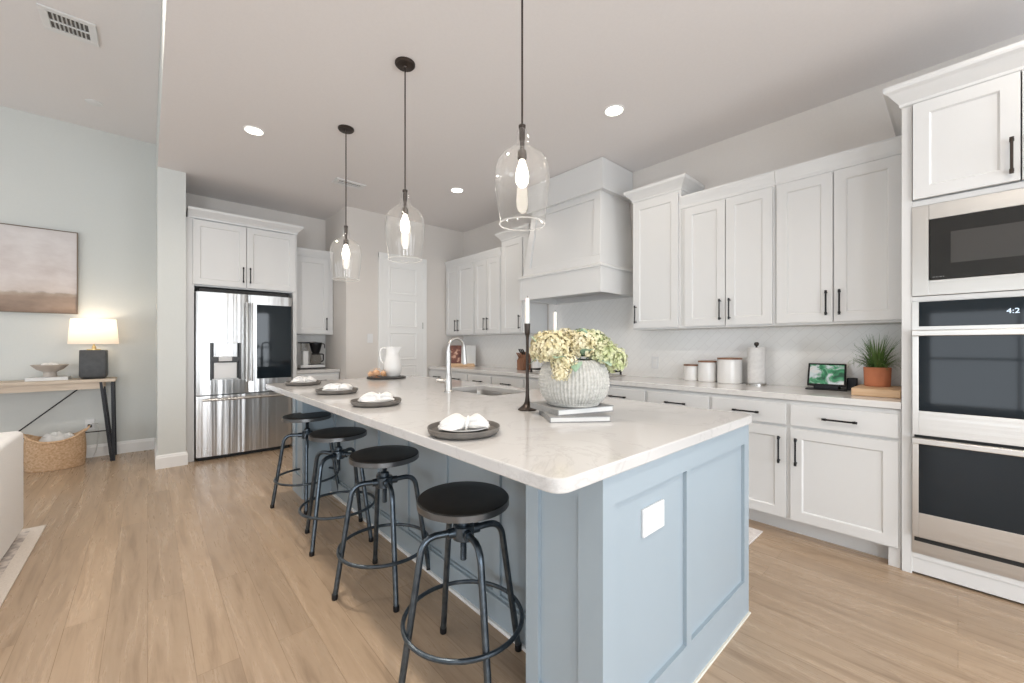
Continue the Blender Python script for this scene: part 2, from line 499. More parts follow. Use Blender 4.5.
def wall_with_holes(name, m, axis, p0, p1, a0, a1, h, holes, z0, z1):
    b = MB()
    def bx(q0, q1, zz0, zz1):
        if axis == 'x': b.box(q0, q1, p0, p1, zz0, zz1)
        else: b.box(p0, p1, q0, q1, zz0, zz1)
    cur = a0
    for (h0, h1) in holes:
        bx(cur, h0, 0, h); bx(h0, h1, 0, z0); bx(h0, h1, z1, h); cur = h1
    bx(cur, a1, 0, h)
    return struct(b.build(name, m, smooth=False))
wall_with_holes('wall_front', M['wall_living'], 'x', -3.8, -3.6, -5.2, 3.9, H_L, WIN_FRONT, .08, 2.24)
wall_with_holes('wall_left', M['wall_living'], 'y', -5.2, -5.0, -3.8, 6.5, H_L, WIN_LEFT, .08, 1.88)
wall_with_holes('wall_right', M['wall'], 'y', 3.698, 3.9, -3.8, 6.5, H_K, FILL_WIN_RIGHT, .08, 2.24)
def window(name, axis, p, a, b, z0, z1):
    m = MB(); t = .05
    def bx(q0, q1, zz0, zz1):
        if axis == 'x': m.box(q0, q1, p - .03, p + .03, zz0, zz1)
        else: m.box(p - .03, p + .03, q0, q1, zz0, zz1)
    bx(a, a + t, z0, z1); bx(b - t, b, z0, z1); bx(a, b, z0, z0 + t); bx(a, b, z1 - t, z1)
    bx((a + b) / 2 - .02, (a + b) / 2 + .02, z0, z1); bx(a, b, (z0 + z1) / 2 - .02, (z0 + z1) / 2 + .02)
    struct(m.build(name, M['trim'], smooth=False))
k = 1
for a, b in WIN_FRONT:
    window('window_%d' % k, 'x', -3.52, a, b, .08, 2.24); k += 1
for a, b in WIN_LEFT:
    window('window_%d' % k, 'y', -4.9, a, b, .08, 1.88); k += 1
for a, b in FILL_WIN_RIGHT:  # frame for the made-up fill window on the right wall
    window('window_%d' % k, 'y', 3.62, a, b, .08, 2.24); k += 1

def baseboard(name, pts, h=.135, t=.016):
    """extruded moulded profile along a plan polyline (room on its left side)"""
    prof = [(0, 0), (t, 0), (t, h - .03), (t * .75, h - .022), (t * .7, h - .012), (t * .35, h), (0, h)]
    P = [Vector(p) for p in pts]; vs, fs = [], []
    n = len(prof)
    for i in range(len(P)):
        d1 = (P[i] - P[i - 1]).normalized() if i else (P[1] - P[0]).normalized()
        d2 = (P[i + 1] - P[i]).normalized() if i < len(P) - 1 else d1
        n1, n2 = Vector((-d1.y, d1.x)), Vector((-d2.y, d2.x))
        q = (n1 + n2); q = q / max(q.dot(n1), .2)
        for o_, z in prof: vs.append((P[i].x + q.x * o_, P[i].y + q.y * o_, z))
    for i in range(len(P) - 1):
        for j in range(n - 1): fs.append((i * n + j, i * n + j + 1, (i + 1) * n + j + 1, (i + 1) * n + j))
    fs.append(tuple(range(n))); fs.append(tuple(range((len(P) - 1) * n, len(P) * n)))
    m = MB(); m.add(vs, fs)
    return struct(m.build(name, M['trim'], smooth=False))
baseboard('baseboard_living', [(.06, 6.385), (-5.0, 6.385)])
baseboard('baseboard_stub', [(.292, 5.40), (.292, 5.331), (.072, 5.331), (.072, 6.36)])
baseboard('baseboard_pantry', [(3.05, 5.232), (3.03, 5.232)])
baseboard('baseboard_pantry_left', [(2.29, 5.232), (1.8765, 5.232), (1.8765, 5.36)])

# ------------------------------------------------------------------ cabinet parts
# Local cabinet frame: x to the right seen from the front, y into the cabinet, front of the box at y=0
def shaker(name, x0, x1, z0, z1, parent, m, rail=.062, t=.02, y=0.0, rec=.009):
    """frame-and-panel door as one closed mesh: stepped front (frame, bevelled lip, recessed panel) and a flat back"""
    b = MB()
    yf = y - t
    ly = [(x0, x1, z0, z1, y), (x0, x1, z0, z1, yf), (x0 + rail, x1 - rail, z0 + rail, z1 - rail, yf), (x0 + rail + .007, x1 - rail - .007, z0 + rail + .007, z1 - rail - .007, yf + rec)]
    vs = []
    for a, c, d, e, yy in ly: vs += [(a, yy, d), (c, yy, d), (c, yy, e), (a, yy, e)]
    fs = [(0, 1, 2, 3), (12, 13, 14, 15)]
    for q in range(3):
        for j in range(4):
            i = (j + 1) % 4
            fs.append((q * 4 + j, q * 4 + i, (q + 1) * 4 + i, (q + 1) * 4 + j))
    b.add(vs, fs)
    o = b.build(name, m, parent, bevel=.0018, smooth=False)
    return o
def slab(name, x0, x1, z0, z1, parent, m, t=.02, y=0.0):
    return MB().box(x0, x1, y - t, y, z0, z1).build(name, m, parent, bevel=.003, smooth=False)
def pull(parent, x, z, L=.16, vertical=True, y=-.02, m=None):
    """slim bar pull with collared posts"""
    b = MB(); h = L / 2; yo = y - .03
    def P(s, yy): return (x, yy, z + s) if vertical else (x + s, yy, z)
    b.tube([P(-h, yo), P(h, yo)], .0055, 10)
    for s in (-h + .014, h - .014):
        b.tube([P(s, y), P(s, yo)], .005, 8)
        b.tube([P(s - .007, yo), P(s + .007, yo)], .0078, 10)
    for s in (-1, 1): b.tube([P(s * h, yo), P(s * (h - .004), yo)], .0075, 10)
    return b.build('handle', m or M['black'], parent)
CROWN = [(.0, 0), (.006, .004), (.008, .018), (.022, .040), (.045, .066), (.058, .078), (.062, .088), (.062, .104), (0, .104)]
def crown(name, w, depth, z, parent, m, prof=CROWN, left=True, right=True, x0=0.0):
    b = MB(); vs, fs = [], []
    n = len(prof)
    for o_, zz in prof:
        l = -o_ if left else 0; r = w + (o_ if right else 0)
        vs += [(x0 + l, depth, z + zz), (x0 + l, -o_, z + zz), (x0 + r, -o_, z + zz), (x0 + r, depth, z + zz)]
    for i in range(n - 1):
        for j in range(3):
            fs.append((i * 4 + j, i * 4 + j + 1, (i + 1) * 4 + j + 1, (i + 1) * 4 + j))
        fs.append((i * 4 + 3, i * 4, (i + 1) * 4, (i + 1) * 4 + 3))
    fs.append((0, 1, 2, 3)); fs.append(tuple((n - 1) * 4 + j for j in range(4)))
    b.add(vs, fs)
    return b.build(name, m, parent, smooth=False)
SMALL_CROWN = [(.0, -.055), (.004, -.053), (.004, -.030), (.009, -.010), (.016, .012), (.020, .030), (.022, .036), (.022, .050), (0, .050)]

RW = -PI / 2      # rotation of a unit on the right-hand wall (its front faces -X)

# ---- base cabinets on the right wall
XF = 3.085
def base_unit(name, label, yl, w, depth=.60, doors=1, door_handle='l', group=None, drawers=1, loc=None, rz=RW, m=None, z_toe=.10, pulls=True):
    m = m or M['cab']
    t = thing(name, label, 'base cabinet', loc or (XF, yl, 0), rz, group)
    MB().box(0, w, 0, depth, z_toe, .874).build('carcass', m, t, smooth=False)
    MB().box(0, w, .075, .09, 0, z_toe).build('toe_kick', m, t, smooth=False)
    g = .012
    if drawers == 1:
        d = slab('drawer_front', g, w - g, .716, .850, t, m)
        if pulls: pull(d, w / 2, .781, .165, False)
    if doors == 1:
        d = shaker('door', g, w - g, z_toe + .012, .698, t, m)
        if pulls: pull(d, g + .034 if door_handle == 'l' else w - g - .034, .555, .175)
    elif doors == 2:
        for s in (0, 1):
            x0, x1 = (g, w / 2 - .0025) if s == 0 else (w / 2 + .0025, w - g)
            d = shaker('door', x0, x1, z_toe + .012, .698, t, m)
            if pulls: pull(d, x1 - .034 if s == 0 else x0 + .034, .555, .175)
    return t
u = base_unit('base_cabinet', 'white base cabinet with wide door and drawer directly beside the oven tower', .736, .736 - .209, door_handle='l')
# filler stile and floor-length end panel against the tower
MB().box(.736 - .262, .736 - .212, -.003, .02, 0, .874).build('filler_stile', M['cab'], u, smooth=False)
base_unit('base_cabinet', 'white base cabinet half hidden by the island corner, under the paper towel roll', 1.221, .485, door_handle='r')
base_unit('base_cabinet', 'white base cabinet under the white canisters, only its drawer in view above the island', 1.734, .513, door_handle='r')
base_unit('base_cabinet', 'white base cabinet just right of the cooktop, its drawer pull beside the vase', 2.26, .526, door_handle='r')
base_unit('base_cabinet', 'white base cabinet below the black cooktop', 3.20, .94, doors=2)
base_unit('base_cabinet', 'white base cabinet under the knife block, nearest cabinet left of the cooktop', 3.768, .568, doors=2)
base_unit('base_cabinet', 'white drawer cabinet seen right of the faucet under the open wall counter', 4.258, .49)
base_unit('base_cabinet', 'white drawer cabinet below the cookbook stand, half behind the faucet', 4.703, .445)
base_unit('base_cabinet', 'white drawer cabinet at the pantry door end of the long wall', 5.222, .519)
tag(MB().box(3.062, 3.694, .209, 5.230, .878, .918).build('wall_worktop', M['quartz_grey'], bevel=.004, smooth=False),
    'long grey white quartz worktop along the right wall', 'worktop')
struct(MB().box(3.690, 3.6985, .21, 5.23, .918, 1.40).build('wall_backsplash_right', M['tile'], smooth=False))
struct(MB().box(3.690, 3.6985, 2.05, 3.40, 1.40, 1.85).build('wall_backsplash_hood', M['tile'], smooth=False))

# ---- upper cabinets on the right wall
XU = 3.37
def upper(name, label, yl, w, z0, z1, doors, handles, crown_prof, cl, cr, depth=.33, loc=None, rz=RW, hz=None, stiles=(.012, .012), group=None):
    t = thing(name, label, 'wall cabinet', loc or (XU, yl, 0), rz, group)
    MB().box(0, w, 0, depth, z0, z1).build('carcass', M['cab'], t, smooth=False)
    crown('cornice', w, depth, z1, t, M['cab'], crown_prof, cl, cr)
    for (a, b), h in zip(doors, handles):
        d = shaker('door', a, b, z0 + .014, z1 - (.066 if crown_prof is SMALL_CROWN else .022), t, M['cab'])
        if h: pull(d, a + .032 if h == 'l' else b - .032, (hz or z0 + .140), .165)
    return t
upper('wall_cabinet', 'taller single-door white wall cabinet right of the range hood', 2.04, .46, 1.372, 2.555, [(.014, .44)], ['l'], CROWN, True, True, depth=.322)
upper('wall_cabinet', 'two-door white wall cabinet above the white canisters', 1.578, .69, 1.372, 2.44, [(.034, .355), (.361, .676)], ['r', 'l'], SMALL_CROWN, False, False, depth=.322)
upper('wall_cabinet', 'two-door white wall cabinet above the smart display and potted plant', .886, .676, 1.372, 2.44, [(.014, .332), (.338, .664)], ['r', 'l'], SMALL_CROWN, False, False, depth=.322)
upper('wall_cabinet', 'taller single-door white wall cabinet left of the range hood', 3.93, .50, 1.372, 2.555, [(.03, .40)], ['r'], CROWN, True, True, depth=.322)
upper('wall_cabinet', 'two-door white wall cabinet next to the tall one left of the hood', 4.49, .558, 1.372, 2.44, [(.012, .272), (.278, .546)], ['r', 'l'], SMALL_CROWN, False, False, depth=.322)
upper('wall_cabinet', 'two-door white wall cabinet nearest the pantry door, above the cookbook', 5.225, .733, 1.372, 2.44, [(.03, .33), (.336, .72)], ['r', 'l'], SMALL_CROWN, False, False, depth=.322)

# ---- range hood
hd = thing('range_hood', 'white wooden range hood with tapered panelled front reaching the ceiling', 'range hood', (3.69, 2.735, 0), RW)
# local: x to the right (-Y), y = towards the wall (0), hood spans y from -.62 to 0
def taper(b, lv):
    """lofted rectangle sections (x0,x1,yfront,z), back at y=0"""
    vs, fs = [], []
    for x0, x1, y, z in lv: vs += [(x0, 0, z), (x0, y, z), (x1, y, z), (x1, 0, z)]
    for i in range(len(lv) - 1):
        for j in range(4):
            k_ = (j + 1) % 4
            fs.append((i * 4 + j, i * 4 + k_, (i + 1) * 4 + k_, (i + 1) * 4 + j))
    fs += [(0, 1, 2, 3), tuple((len(lv) - 1) * 4 + j for j in range(4))]
    return b.add(vs, fs)
taper(MB(), [(-.515, .515, -.575, 1.985), (-.455, .455, -.475, 2.76)]).build('body', M['cab'], hd, smooth=False, bevel=.004)
band = MB()
for (a, b_, c, d) in ((-.545, -.515, -.615, 0), (.515, .545, -.615, 0), (-.515, .515, -.615, -.585), (-.515, .515, -.03, 0)):
    band.box(a, b_, c, d, 1.722, 1.96)
band.build('skirt', M['cab'], hd, smooth=False, bevel=.004)
MB().box(-.515, .515, -.585, -.03, 1.80, 1.82).build('underside_board', M['cab'], hd, smooth=False)
MB().box(-.40, .40, -.50, -.10, 1.772, 1.80).build('filter_insert', M['sink_steel'], hd, smooth=False, bevel=.004)
lm_ = crown('ledge_moulding', 1.09, .615, 0, hd, M['cab'], [(0, 1.955), (.012, 1.958), (.012, 1.972), (-.01, 1.985), (-.03, 2.0), (-.03, 2.001)], True, True, x0=-.545)
lm_.location = (0, -.615, 0)
# front panel mouldings (frame lying on the sloped front)
def hood_pt(fx, fz, out):
    z = 1.985 + fz * (2.76 - 1.985)
    hw = .515 + fz * (.455 - .515); y = -.575 + fz * .10
    return (fx * hw, y - out, z)
fr = MB()
def bar(b, q, o1=.014):
    vs = [hood_pt(x, z, -.002) for x, z in q] + [hood_pt(x, z, o1) for x, z in q]
    b.add(vs, [(3, 2, 1, 0), (4, 5, 6, 7)] + [(i, (i + 1) % 4, 4 + (i + 1) % 4, 4 + i) for i in range(4)])
bar(fr, [(-1, 0), (1, 0), (1, .115), (-1, .115)])
bar(fr, [(-1, .84), (1, .84), (1, 1), (-1, 1)])
bar(fr, [(-1, .115), (-.83, .115), (-.83, .84), (-1, .84)])
bar(fr, [(.83, .115), (1, .115), (1, .84), (.83, .84)])
fr.build('panel_frame', M['cab'], hd, smooth=False, bevel=.003)
MB().box(-.50, .50, -.525, 0, 2.715, 3.0).build('top_fascia', M['cab'], hd, smooth=False, bevel=.004)
fl_ = crown('fascia_lip', 1.0, .525, 2.702, hd, M['cab'], [(0, 0), (.012, 0), (.012, .014), (0, .022)], True, True, x0=-.5)
fl_.location = (0, -.525, 0)

# ---- oven tower
OX, OY = 3.06, .207
tw = thing('oven_tower', 'tall white cabinet tower housing the microwave and double oven', 'cabinet', (OX, OY, 0), RW)
TWW = .844
st = MB()
for a, b_, z0, z1 in ((0, .041, 0, 2.55), (TWW - .041, TWW, 0, 2.55), (.041, TWW - .041, 2.53, 2.55), (.041, TWW - .041, 1.974, 2.004), (.041, TWW - .041, 1.466, 1.492), (.041, TWW - .041, .09, .119)):
    st.box(a, b_, 0, .03, z0, z1)
st.build('face_frame', M['cab'], tw, smooth=False, bevel=.0015)
bx_ = MB()
bx_.box(0, .018, .03, .63, 0, 2.55); bx_.box(TWW - .018, TWW, .03, .63, 0, 2.55); bx_.box(.018, TWW - .018, .60, .63, 0, 2.55)
bx_.box(.018, TWW - .018, .03, .6, 2.0, 2.02); bx_.box(.018, TWW - .018, .03, .6, 2.53, 2.55); bx_.box(.018, TWW - .018, .03, .6, .10, .118)
bx_.build('carcass', M['cab'], tw, smooth=False)
MB().box(.041, TWW - .041, .006, .026, .012, .10).build('toe_board', M['cab'], tw, smooth=False)
crown('cornice', TWW, .63, 2.524, tw, M['cab'], [(0, 0), (.008, .006), (.010, .020), (.03, .045), (.05, .072), (.066, .084), (.070, .094), (.070, .112), (0, .112)], True, True)
for s in (0, 1):
    a, b_ = (.044, .404) if s == 0 else (.409, .80)
    d = shaker('door', a, b_, 2.010, 2.52, tw, M['cab'])
    pull(d, b_ - .028 if s == 0 else a + .028, 2.125, .17, m=M['bronze'])

ov = thing('microwave', 'built-in black glass microwave in a stainless trim frame above the oven', 'microwave', (OX, OY, 0), RW)
f = MB()
x0, x1, z0, z1 = .041, TWW - .041, 1.494, 1.972
gx0, gx1, gz0, gz1 = .104, TWW - .104, 1.573, 1.893
for a, b_, c, d in ((x0, gx0, z0, z1), (gx1, x1, z0, z1), (gx0, gx1, z0, gz0), (gx0, gx1, gz1, z1)):
    f.box(a, b_, -.008, .03, c, d)
f.build('trim_frame', M['oven_steel'], ov, smooth=False, bevel=.0015)
MB().box(gx0 + .002, gx1 - .002, -.016, .03, gz0 + .002, gz1 - .002).build('door', M['mwglass'], ov, smooth=False, bevel=.003)
MB().box(gx0 + .078, gx1 - .18, -.0175, -.015, gz0 + .080, gz1 - .080).build('window', M['mwwindow'], ov, smooth=False)
MB().box(gx0 + .01, gx1 - .01, .03, .42, gz0, gz1).build('housing', M['mwglass'], ov, smooth=False)
lg = MB()
for i, ww in enumerate((.004, .003, .004, .002, .005, .003, .004)):
    lg.box(gx0 + .014 + i * .0062, gx0 + .014 + i * .0062 + ww, -.0172, -.0155, gz0 + .012, gz0 + .017)
lg.build('maker_mark', mat('dim_grey_print', (.16, .16, .16), .5), ov, smooth=False)

on = thing('double_oven', 'stainless double wall oven with dark glass doors and digital clock', 'oven', (OX, OY, 0), RW)
MB().box(.067, TWW - .067, -.012, .03, 1.331, 1.462).build('control_panel', M['darkglass'], on, smooth=False, bevel=.002)
MB().box(.041, TWW - .041, -.004, .03, .119, 1.465).build('chassis', M['oven_steel'], on, smooth=False)
MB().box(.06, TWW - .06, .03, .58, .13, 1.45).build('oven_box', M['oven_steel'], on, smooth=False)
for (zt, zb, gt, gb) in ((1.308, .757, 1.284, .885), (.741, .215, .709, .345)):
    d = MB()
    xa, xb, ga, gb_ = .043, TWW - .043, .067, TWW - .067
    for q in ((xa, ga, zb, zt), (gb_, xb, zb, zt), (ga, gb_, zb, gb), (ga, gb_, gt, zt)):
        d.box(q[0], q[1], -.03, -.005, q[2], q[3])
    d = d.build('door', M['oven_steel'], on, smooth=False, bevel=.0015)
    MB().box(ga, gb_, -.029, -.006, gb, gt).build('glass', M['darkglass'], d, smooth=False)
    h = MB().box(xa - .002, xb + .002, -.058, -.044, zt - .028, zt + .002)
    for s in (xa + .03, xb - .05): h.box(s, s + .02, -.044, -.029, zt - .02, zt - .006)
    h.build('handle', M['oven_steel'], d, smooth=False, bevel=.004)
    MB().box(.05, TWW - .05, -.012, -.003, zb - .016, zb - .002).build('vent_gap', M['rangeblack'], on, smooth=False)
MB().box(.05, TWW - .05, -.014, -.003, .188, .204).build('vent_slot', M['rangeblack'], on, smooth=False)
def text(txt, size, loc, rot, m, parent, name, ext=.0004):
    c = bpy.data.curves.new(name, 'FONT'); c.body = txt; c.size = size; c.extrude = ext; c.align_x = 'LEFT'
    c.materials.append(m)
    tmp = bpy.data.objects.new(name, c)
    COL.objects.link(tmp)
    dg = bpy.context.evaluated_depsgraph_get(); dg.update()
    me = bpy.data.meshes.new_from_object(tmp.evaluated_get(dg))
    bpy.data.objects.remove(tmp, do_unlink=True)
    o = bpy.data.objects.new(name, me); COL.objects.link(o)
    o.parent = parent; o.location = loc; o.rotation_euler = rot
    return o
text('4:2', .034, (.362, -.0135, 1.385), (PI / 2, 0, 0), M['digits'], on, 'clock_digits')

# ---- gas cooktop
ck = thing('cooktop', 'gas cooktop with black cast iron grates set in the wall counter', 'cooktop', (3.36, 2.735, .918), RW)
MB().box(-.455, .455, -.25, .25, 0, .012).build('tray', M['oven_steel'], ck, smooth=False, bevel=.004)
for gx in (-.30, 0, .30):
    g = MB()
    for yy in (-.20, 0, .20): g.box(gx - .14, gx + .14, yy - .006, yy + .006, .040, .054)
    for xx in (-.14, 0, .14): g.box(gx + xx - .006, gx + xx + .006, -.206, .206, .040, .054)
    for xx in (-.14, .14):
        for yy in (-.2, .2): g.box(gx + xx - .008, gx + xx + .008, yy - .008, yy + .008, .012, .058)
    g.build('grate', M['rangeblack'], ck, smooth=False, bevel=.002)
for gx in (-.30, 0, .30):
    for yy in (-.10, .10):
        MB().lathe([(.045, .012), (.045, .022), (.03, .026), (.03, .032), (.0, .033)], 20, (gx, yy, 0), cap1=False).build('burner', M['rangeblack'], ck)
for i in range(5):
    MB().lathe([(.017, .012), (.017, .030), (.014, .034)], 16, (-.16 + i * .08, -.228, 0)).build('knob', M['oven_steel'], ck)

# ------------------------------------------------------------------ fridge wall
FY = 5.43
fc = thing('fridge_cabinet', 'white two-door cabinet and side panels framing the refrigerator', 'cabinet', (.31, FY, 0), 0)
FW = 1.04
MB().box(.055, FW - .045, 0, .60, 1.86, 2.575).build('carcass', M['cab'], fc, smooth=False)
MB().box(-.0165, .055, -.015, .60, 0, 2.575).build('left_panel', M['cab'], fc, smooth=False, bevel=.002)
MB().box(FW - .045, FW, -.015, .60, 0, 2.575).build('right_panel', M['cab'], fc, smooth=False, bevel=.002)
cr_f = crown('cornice', FW, .60, 2.572, fc, M['cab'], CROWN, False, True)
cr_f.location = (0, -.015, 0)
for s in (0, 1):
    a, b_ = (.042, .517) if s == 0 else (.523, FW - .02)
    d = shaker('door', a, b_, 1.875, 2.56, fc, M['cab'], y=-.016)
    pull(d, b_ - .03 if s == 0 else a + .03, 2.015, .175, y=-.036)

rf = thing('refrigerator', 'stainless french door refrigerator with dark glass door panel and dispenser', 'refrigerator', (.372, 5.342, 0), 0)
RWD = .91
MB().box(.004, RWD - .004, .075, .66, .03, 1.80).build('body', mat('fridge_side_grey', (.20, .20, .20), .5), rf, smooth=False, bevel=.004)
MB().box(.02, RWD - .02, .05, .12, 0, .06).build('base_grille', M['rangeblack'], rf, smooth=False)
MB().box(.03, RWD - .03, .03, .14, 1.795, 1.835).build('hinge_cover', M['rangeblack'], rf, smooth=False)
def rdoor(name, x0, x1, z0, z1, hole=None, crownf=.012):
    """bowed fridge door front; optional rectangular opening (x0,x1,z0,z1)"""
    b = MB(); N = 14
    xs = [x0 + (x1 - x0) * i / N for i in range(N + 1)]
    if hole: xs = sorted(set([x for x in xs if not (abs(x - hole[0]) < .012 or abs(x - hole[1]) < .012)] + [hole[0], hole[1]]))
    zs = [z0, z1] if not hole else [z0, hole[2], hole[3], z1]
    def yf(x):
        q = (x - x0) / (x1 - x0) * 2 - 1
        return -crownf * (1 - q * q) + .010 * max(0, (abs(q) - .93) / .07) ** 2
    for j in range(len(zs) - 1):
        for i in range(len(xs) - 1):
            if hole and j == 1 and hole[0] - 1e-6 <= xs[i] and xs[i + 1] <= hole[1] + 1e-6: continue
            a, c = xs[i], xs[i + 1]
            vs = [(a, yf(a), zs[j]), (c, yf(c), zs[j]), (c, yf(c), zs[j + 1]), (a, yf(a), zs[j + 1]),
                  (a, .068, zs[j]), (c, .068, zs[j]), (c, .068, zs[j + 1]), (a, .068, zs[j + 1])]
            b.add(vs, [(0, 1, 2, 3), (7, 6, 5, 4), (3, 2, 6, 7), (0, 4, 5, 1)])
            for (ii, jj, fa) in ((i == 0 or (hole and j == 1 and abs(a - hole[1]) < 1e-6), 0, (0, 3, 7, 4)), (i == len(xs) - 2 or (hole and j == 1 and abs(c - hole[0]) < 1e-6), 0, (1, 5, 6, 2))):
                if ii: b.add(vs, [fa])
    me = b
    o = me.build(name, M['steel'], rf, angle=50)
    bm = bmesh.new(); bm.from_mesh(o.data)
    bmesh.ops.remove_doubles(bm, verts=bm.verts, dist=1e-5)
    bmesh.ops.recalc_face_normals(bm, faces=bm.faces)
    bm.to_mesh(o.data); bm.free()
    o.data.polygons.foreach_set('use_smooth', [True] * len(o.data.polygons)); o.data.set_sharp_from_angle(angle=math.radians(40))
    return o
dl = rdoor('left_door', .003, .464, .700, 1.795, (.118, .396, .855, 1.255))
dr = rdoor('right_door', .469, .907, .700, 1.795)
fz = rdoor('freezer_drawer', .003, .907, .045, .690)
# dispenser
dp = MB()
dp.box(.118, .396, .035, .05, .855, 1.255); dp.box(.118, .135, -.010, .05, .855, 1.255); dp.box(.379, .396, -.010, .05, .855, 1.255)
dp.box(.118, .396, -.006, .05, 1.06, 1.10)
dsp = dp.build('dispenser_recess', mat('dispenser_dark', (.06, .06, .06), .35, .4), dl, smooth=False)
MB().box(.150, .364, -.011, .034, 1.10, 1.255).build('control_head', M['steel'], dl, smooth=False, bevel=.006)
MB().box(.195, .315, -.022, .030, 1.055, 1.110).build('spout', mat('pale_grey_plastic', (.62, .62, .62), .35), dl, smooth=False, bevel=.008)
MB().box(.155, .360, .010, .034, .862, 1.04).build('back_plate', mat('light_grey_plastic', (.72, .72, .72), .3), dl, smooth=False, bevel=.004)
MB().box(.14, .374, -.008, .03, .855, .868).build('drip_tray', M['chrome'], dl, smooth=False)
MB().box(.545, .898, -.020, .01, .850, 1.690).build('glass_panel', M['darkglass'], dr, smooth=False, bevel=.002)
for d, x in ((dl, .445), (dr, .490)):
    h = MB()
    pts = smoothpts([(x, -.060, .825), (x, -.066, 1.0), (x, -.070, 1.26), (x, -.066, 1.5), (x, -.060, 1.705)], 5)
    h.tube(pts, .0125, 12)
    for z in (.85, 1.68): h.tube([(x, -.006, z), (x, -.062, z)], .010, 10)
    h.build('handle', M['chrome'], d)
h = MB()
h.tube(smoothpts([(.055, -.058, .650), (.25, -.066, .650), (.455, -.070, .650), (.66, -.066, .650), (.855, -.058, .650)], 5), .0125, 12)
for x in (.08, .83): h.tube([(x, 0, .65), (x, -.062, .65)], .010, 10)
h.build('handle', M['chrome'], fz)
em = MB()
for j in range(1):
    em.tube([(.085 + .014 * math.cos(a), -.0035, .112 + .014 * math.sin(a)) for a in [2 * PI * i / 20 for i in range(20)]], .0022, 6, closed=True)
em.box(.105, .110, -.006, -.002, .100, .124); em.box(.105, .116, -.006, -.002, .100, .104)
em.box(.119, .123, -.006, -.002, .100, .124); em.box(.119, .132, -.006, -.002, .100, .104); em.box(.119, .132, -.006, -.002, .120, .124); em.box(.128, .132, -.006, -.002, .100, .112)
em.build('emblem', M['white_plastic'], fz, smooth=False)

# narrow run between the fridge and the pantry wall
upper('wall_cabinet', 'narrow single-door white wall cabinet right of the fridge above the coffee maker', 0, .515, 1.372, 2.44, [(.05, .455)], ['r'], SMALL_CROWN, False, False, depth=.32, loc=(1.355, 5.705, 0), rz=0)
b_ = base_unit('base_cabinet', 'white base cabinet between the fridge and the pantry wall', 0, .515, depth=.56, loc=(1.355, 5.455, 0), rz=0, doors=1)
tag(MB().box(1.356, 1.872, 5.43, 6.025, .878, .918).build('coffee_worktop', M['quartz'], bevel=.004, smooth=False),
    'short white worktop under the coffee maker beside the fridge', 'worktop')
struct(MB().box(1.356, 1.874, 6.024, 6.0335, .918, 1.38).build('wall_backsplash_back', M['tile'], smooth=False))

cf = thing('coffee_maker', 'silver and black drip coffee maker on the short worktop by the fridge', 'coffee maker', (1.625, 5.80, .918), 0)
MB().box(-.155, .155, -.075, .075, .0, .012).build('foot_plate', M['black'], cf, smooth=False, bevel=.004)
MB().box(-.150, .150, -.070, .070, .012, .050).build('base', M['white_plastic'], cf, smooth=False, bevel=.006)
MB().box(-.115, -.05, -.05, .05, .05, .235).build('tower', M['white_plastic'], cf, smooth=False, bevel=.006)
MB().box(-.125, -.04, -.055, .055, .235, .335).build('water_tank', M['carafe'], cf, smooth=False, bevel=.004)
MB().box(-.155, -.03, -.06, .06, .335, .352).build('tank_lid', M['black'], cf, smooth=False, bevel=.004)
MB().tube([(-.05, 0, .345), (.055, 0, .352), (.06, 0, .335)], .007, 8).build('outlet_arm', M['chrome'], cf)
MB().lathe([(.042, .205), (.052, .225), (.075, .315), (.080, .335), (.078, .345), (.02, .35)], 24, (.055, 0, 0)).build('brew_basket', M['black'], cf)
MB().tube(fillet([(.13, 0, .33), (.165, 0, .328), (.168, 0, .27)], .02), .006, 8).build('basket_handle', M['black'], cf)
cr_ = MB().lathe([(.058, .056), (.068, .075), (.070, .12), (.062, .165), (.052, .185)], 28, (.055, 0, 0), cap1=False).build('carafe', M['carafe'], cf)
MB().lathe([(.054, .185), (.056, .2), (.03, .206)], 24, (.055, 0, 0)).build('carafe_lid', M['black'], cr_)
MB().tube(fillet([(.105, 0, .19), (.152, 0, .19), (.15, 0, .10), (.122, 0, .085)], .02), .008, 8).build('carafe_handle', M['black'], cr_)
MB().box(-.045, .148, -.06, .06, .05, .058).build('hot_plate', M['black'], cf, smooth=False)

# ------------------------------------------------------------------ pantry door
dt = struct(MB().box(2.354, 2.953, 5.206, 5.228, .008, 2.41).build('door_1', M['trim'], smooth=False))
for i in range(5):
    z0 = .12 + i * .452
    b = MB()
    # raised-and-fielded panel: outer lip, groove, field
    x0, x1, z1 = 2.354 + .085, 2.953 - .085, z0 + .385
    ly = [(0, 5.2062), (.0, 5.200), (.012, 5.198), (.030, 5.2055), (.045, 5.202)]
    vs = []
    for ins, y in ly: vs += [(x0 + ins, y, z0 + ins), (x1 - ins, y, z0 + ins), (x1 - ins, y, z1 - ins), (x0 + ins, y, z1 - ins)]
    fs = [(16, 17, 18, 19), (0, 1, 2, 3)]
    for q in range(4):
        for j in range(4): fs.append((q * 4 + j, q * 4 + (j + 1) % 4, (q + 1) * 4 + (j + 1) % 4, (q + 1) * 4 + j))
    b.add(vs, fs); b.build('door_panel', M['trim'], dt, smooth=False)
for z in (.25, 1.51, 2.2):
    MB().lathe([(.007, -.045), (.007, .045)], 10, (2.957, 5.200, z)).build('hinge', M['chrome'] if z == 1.51 else M['trim'], dt)
kb = MB().lathe([(.028, 0), (.028, .006), (.011, .012), (.011, .035), (.026, .045), (.03, .058), (.022, .07), (0, .073)], 24, cap1=False)
kb.v = [(2.415 + x, 5.206 - z, .95 + y) for x, y, z in kb.v]
kb.build('door_knob', M['chrome'], dt)
cs = MB()
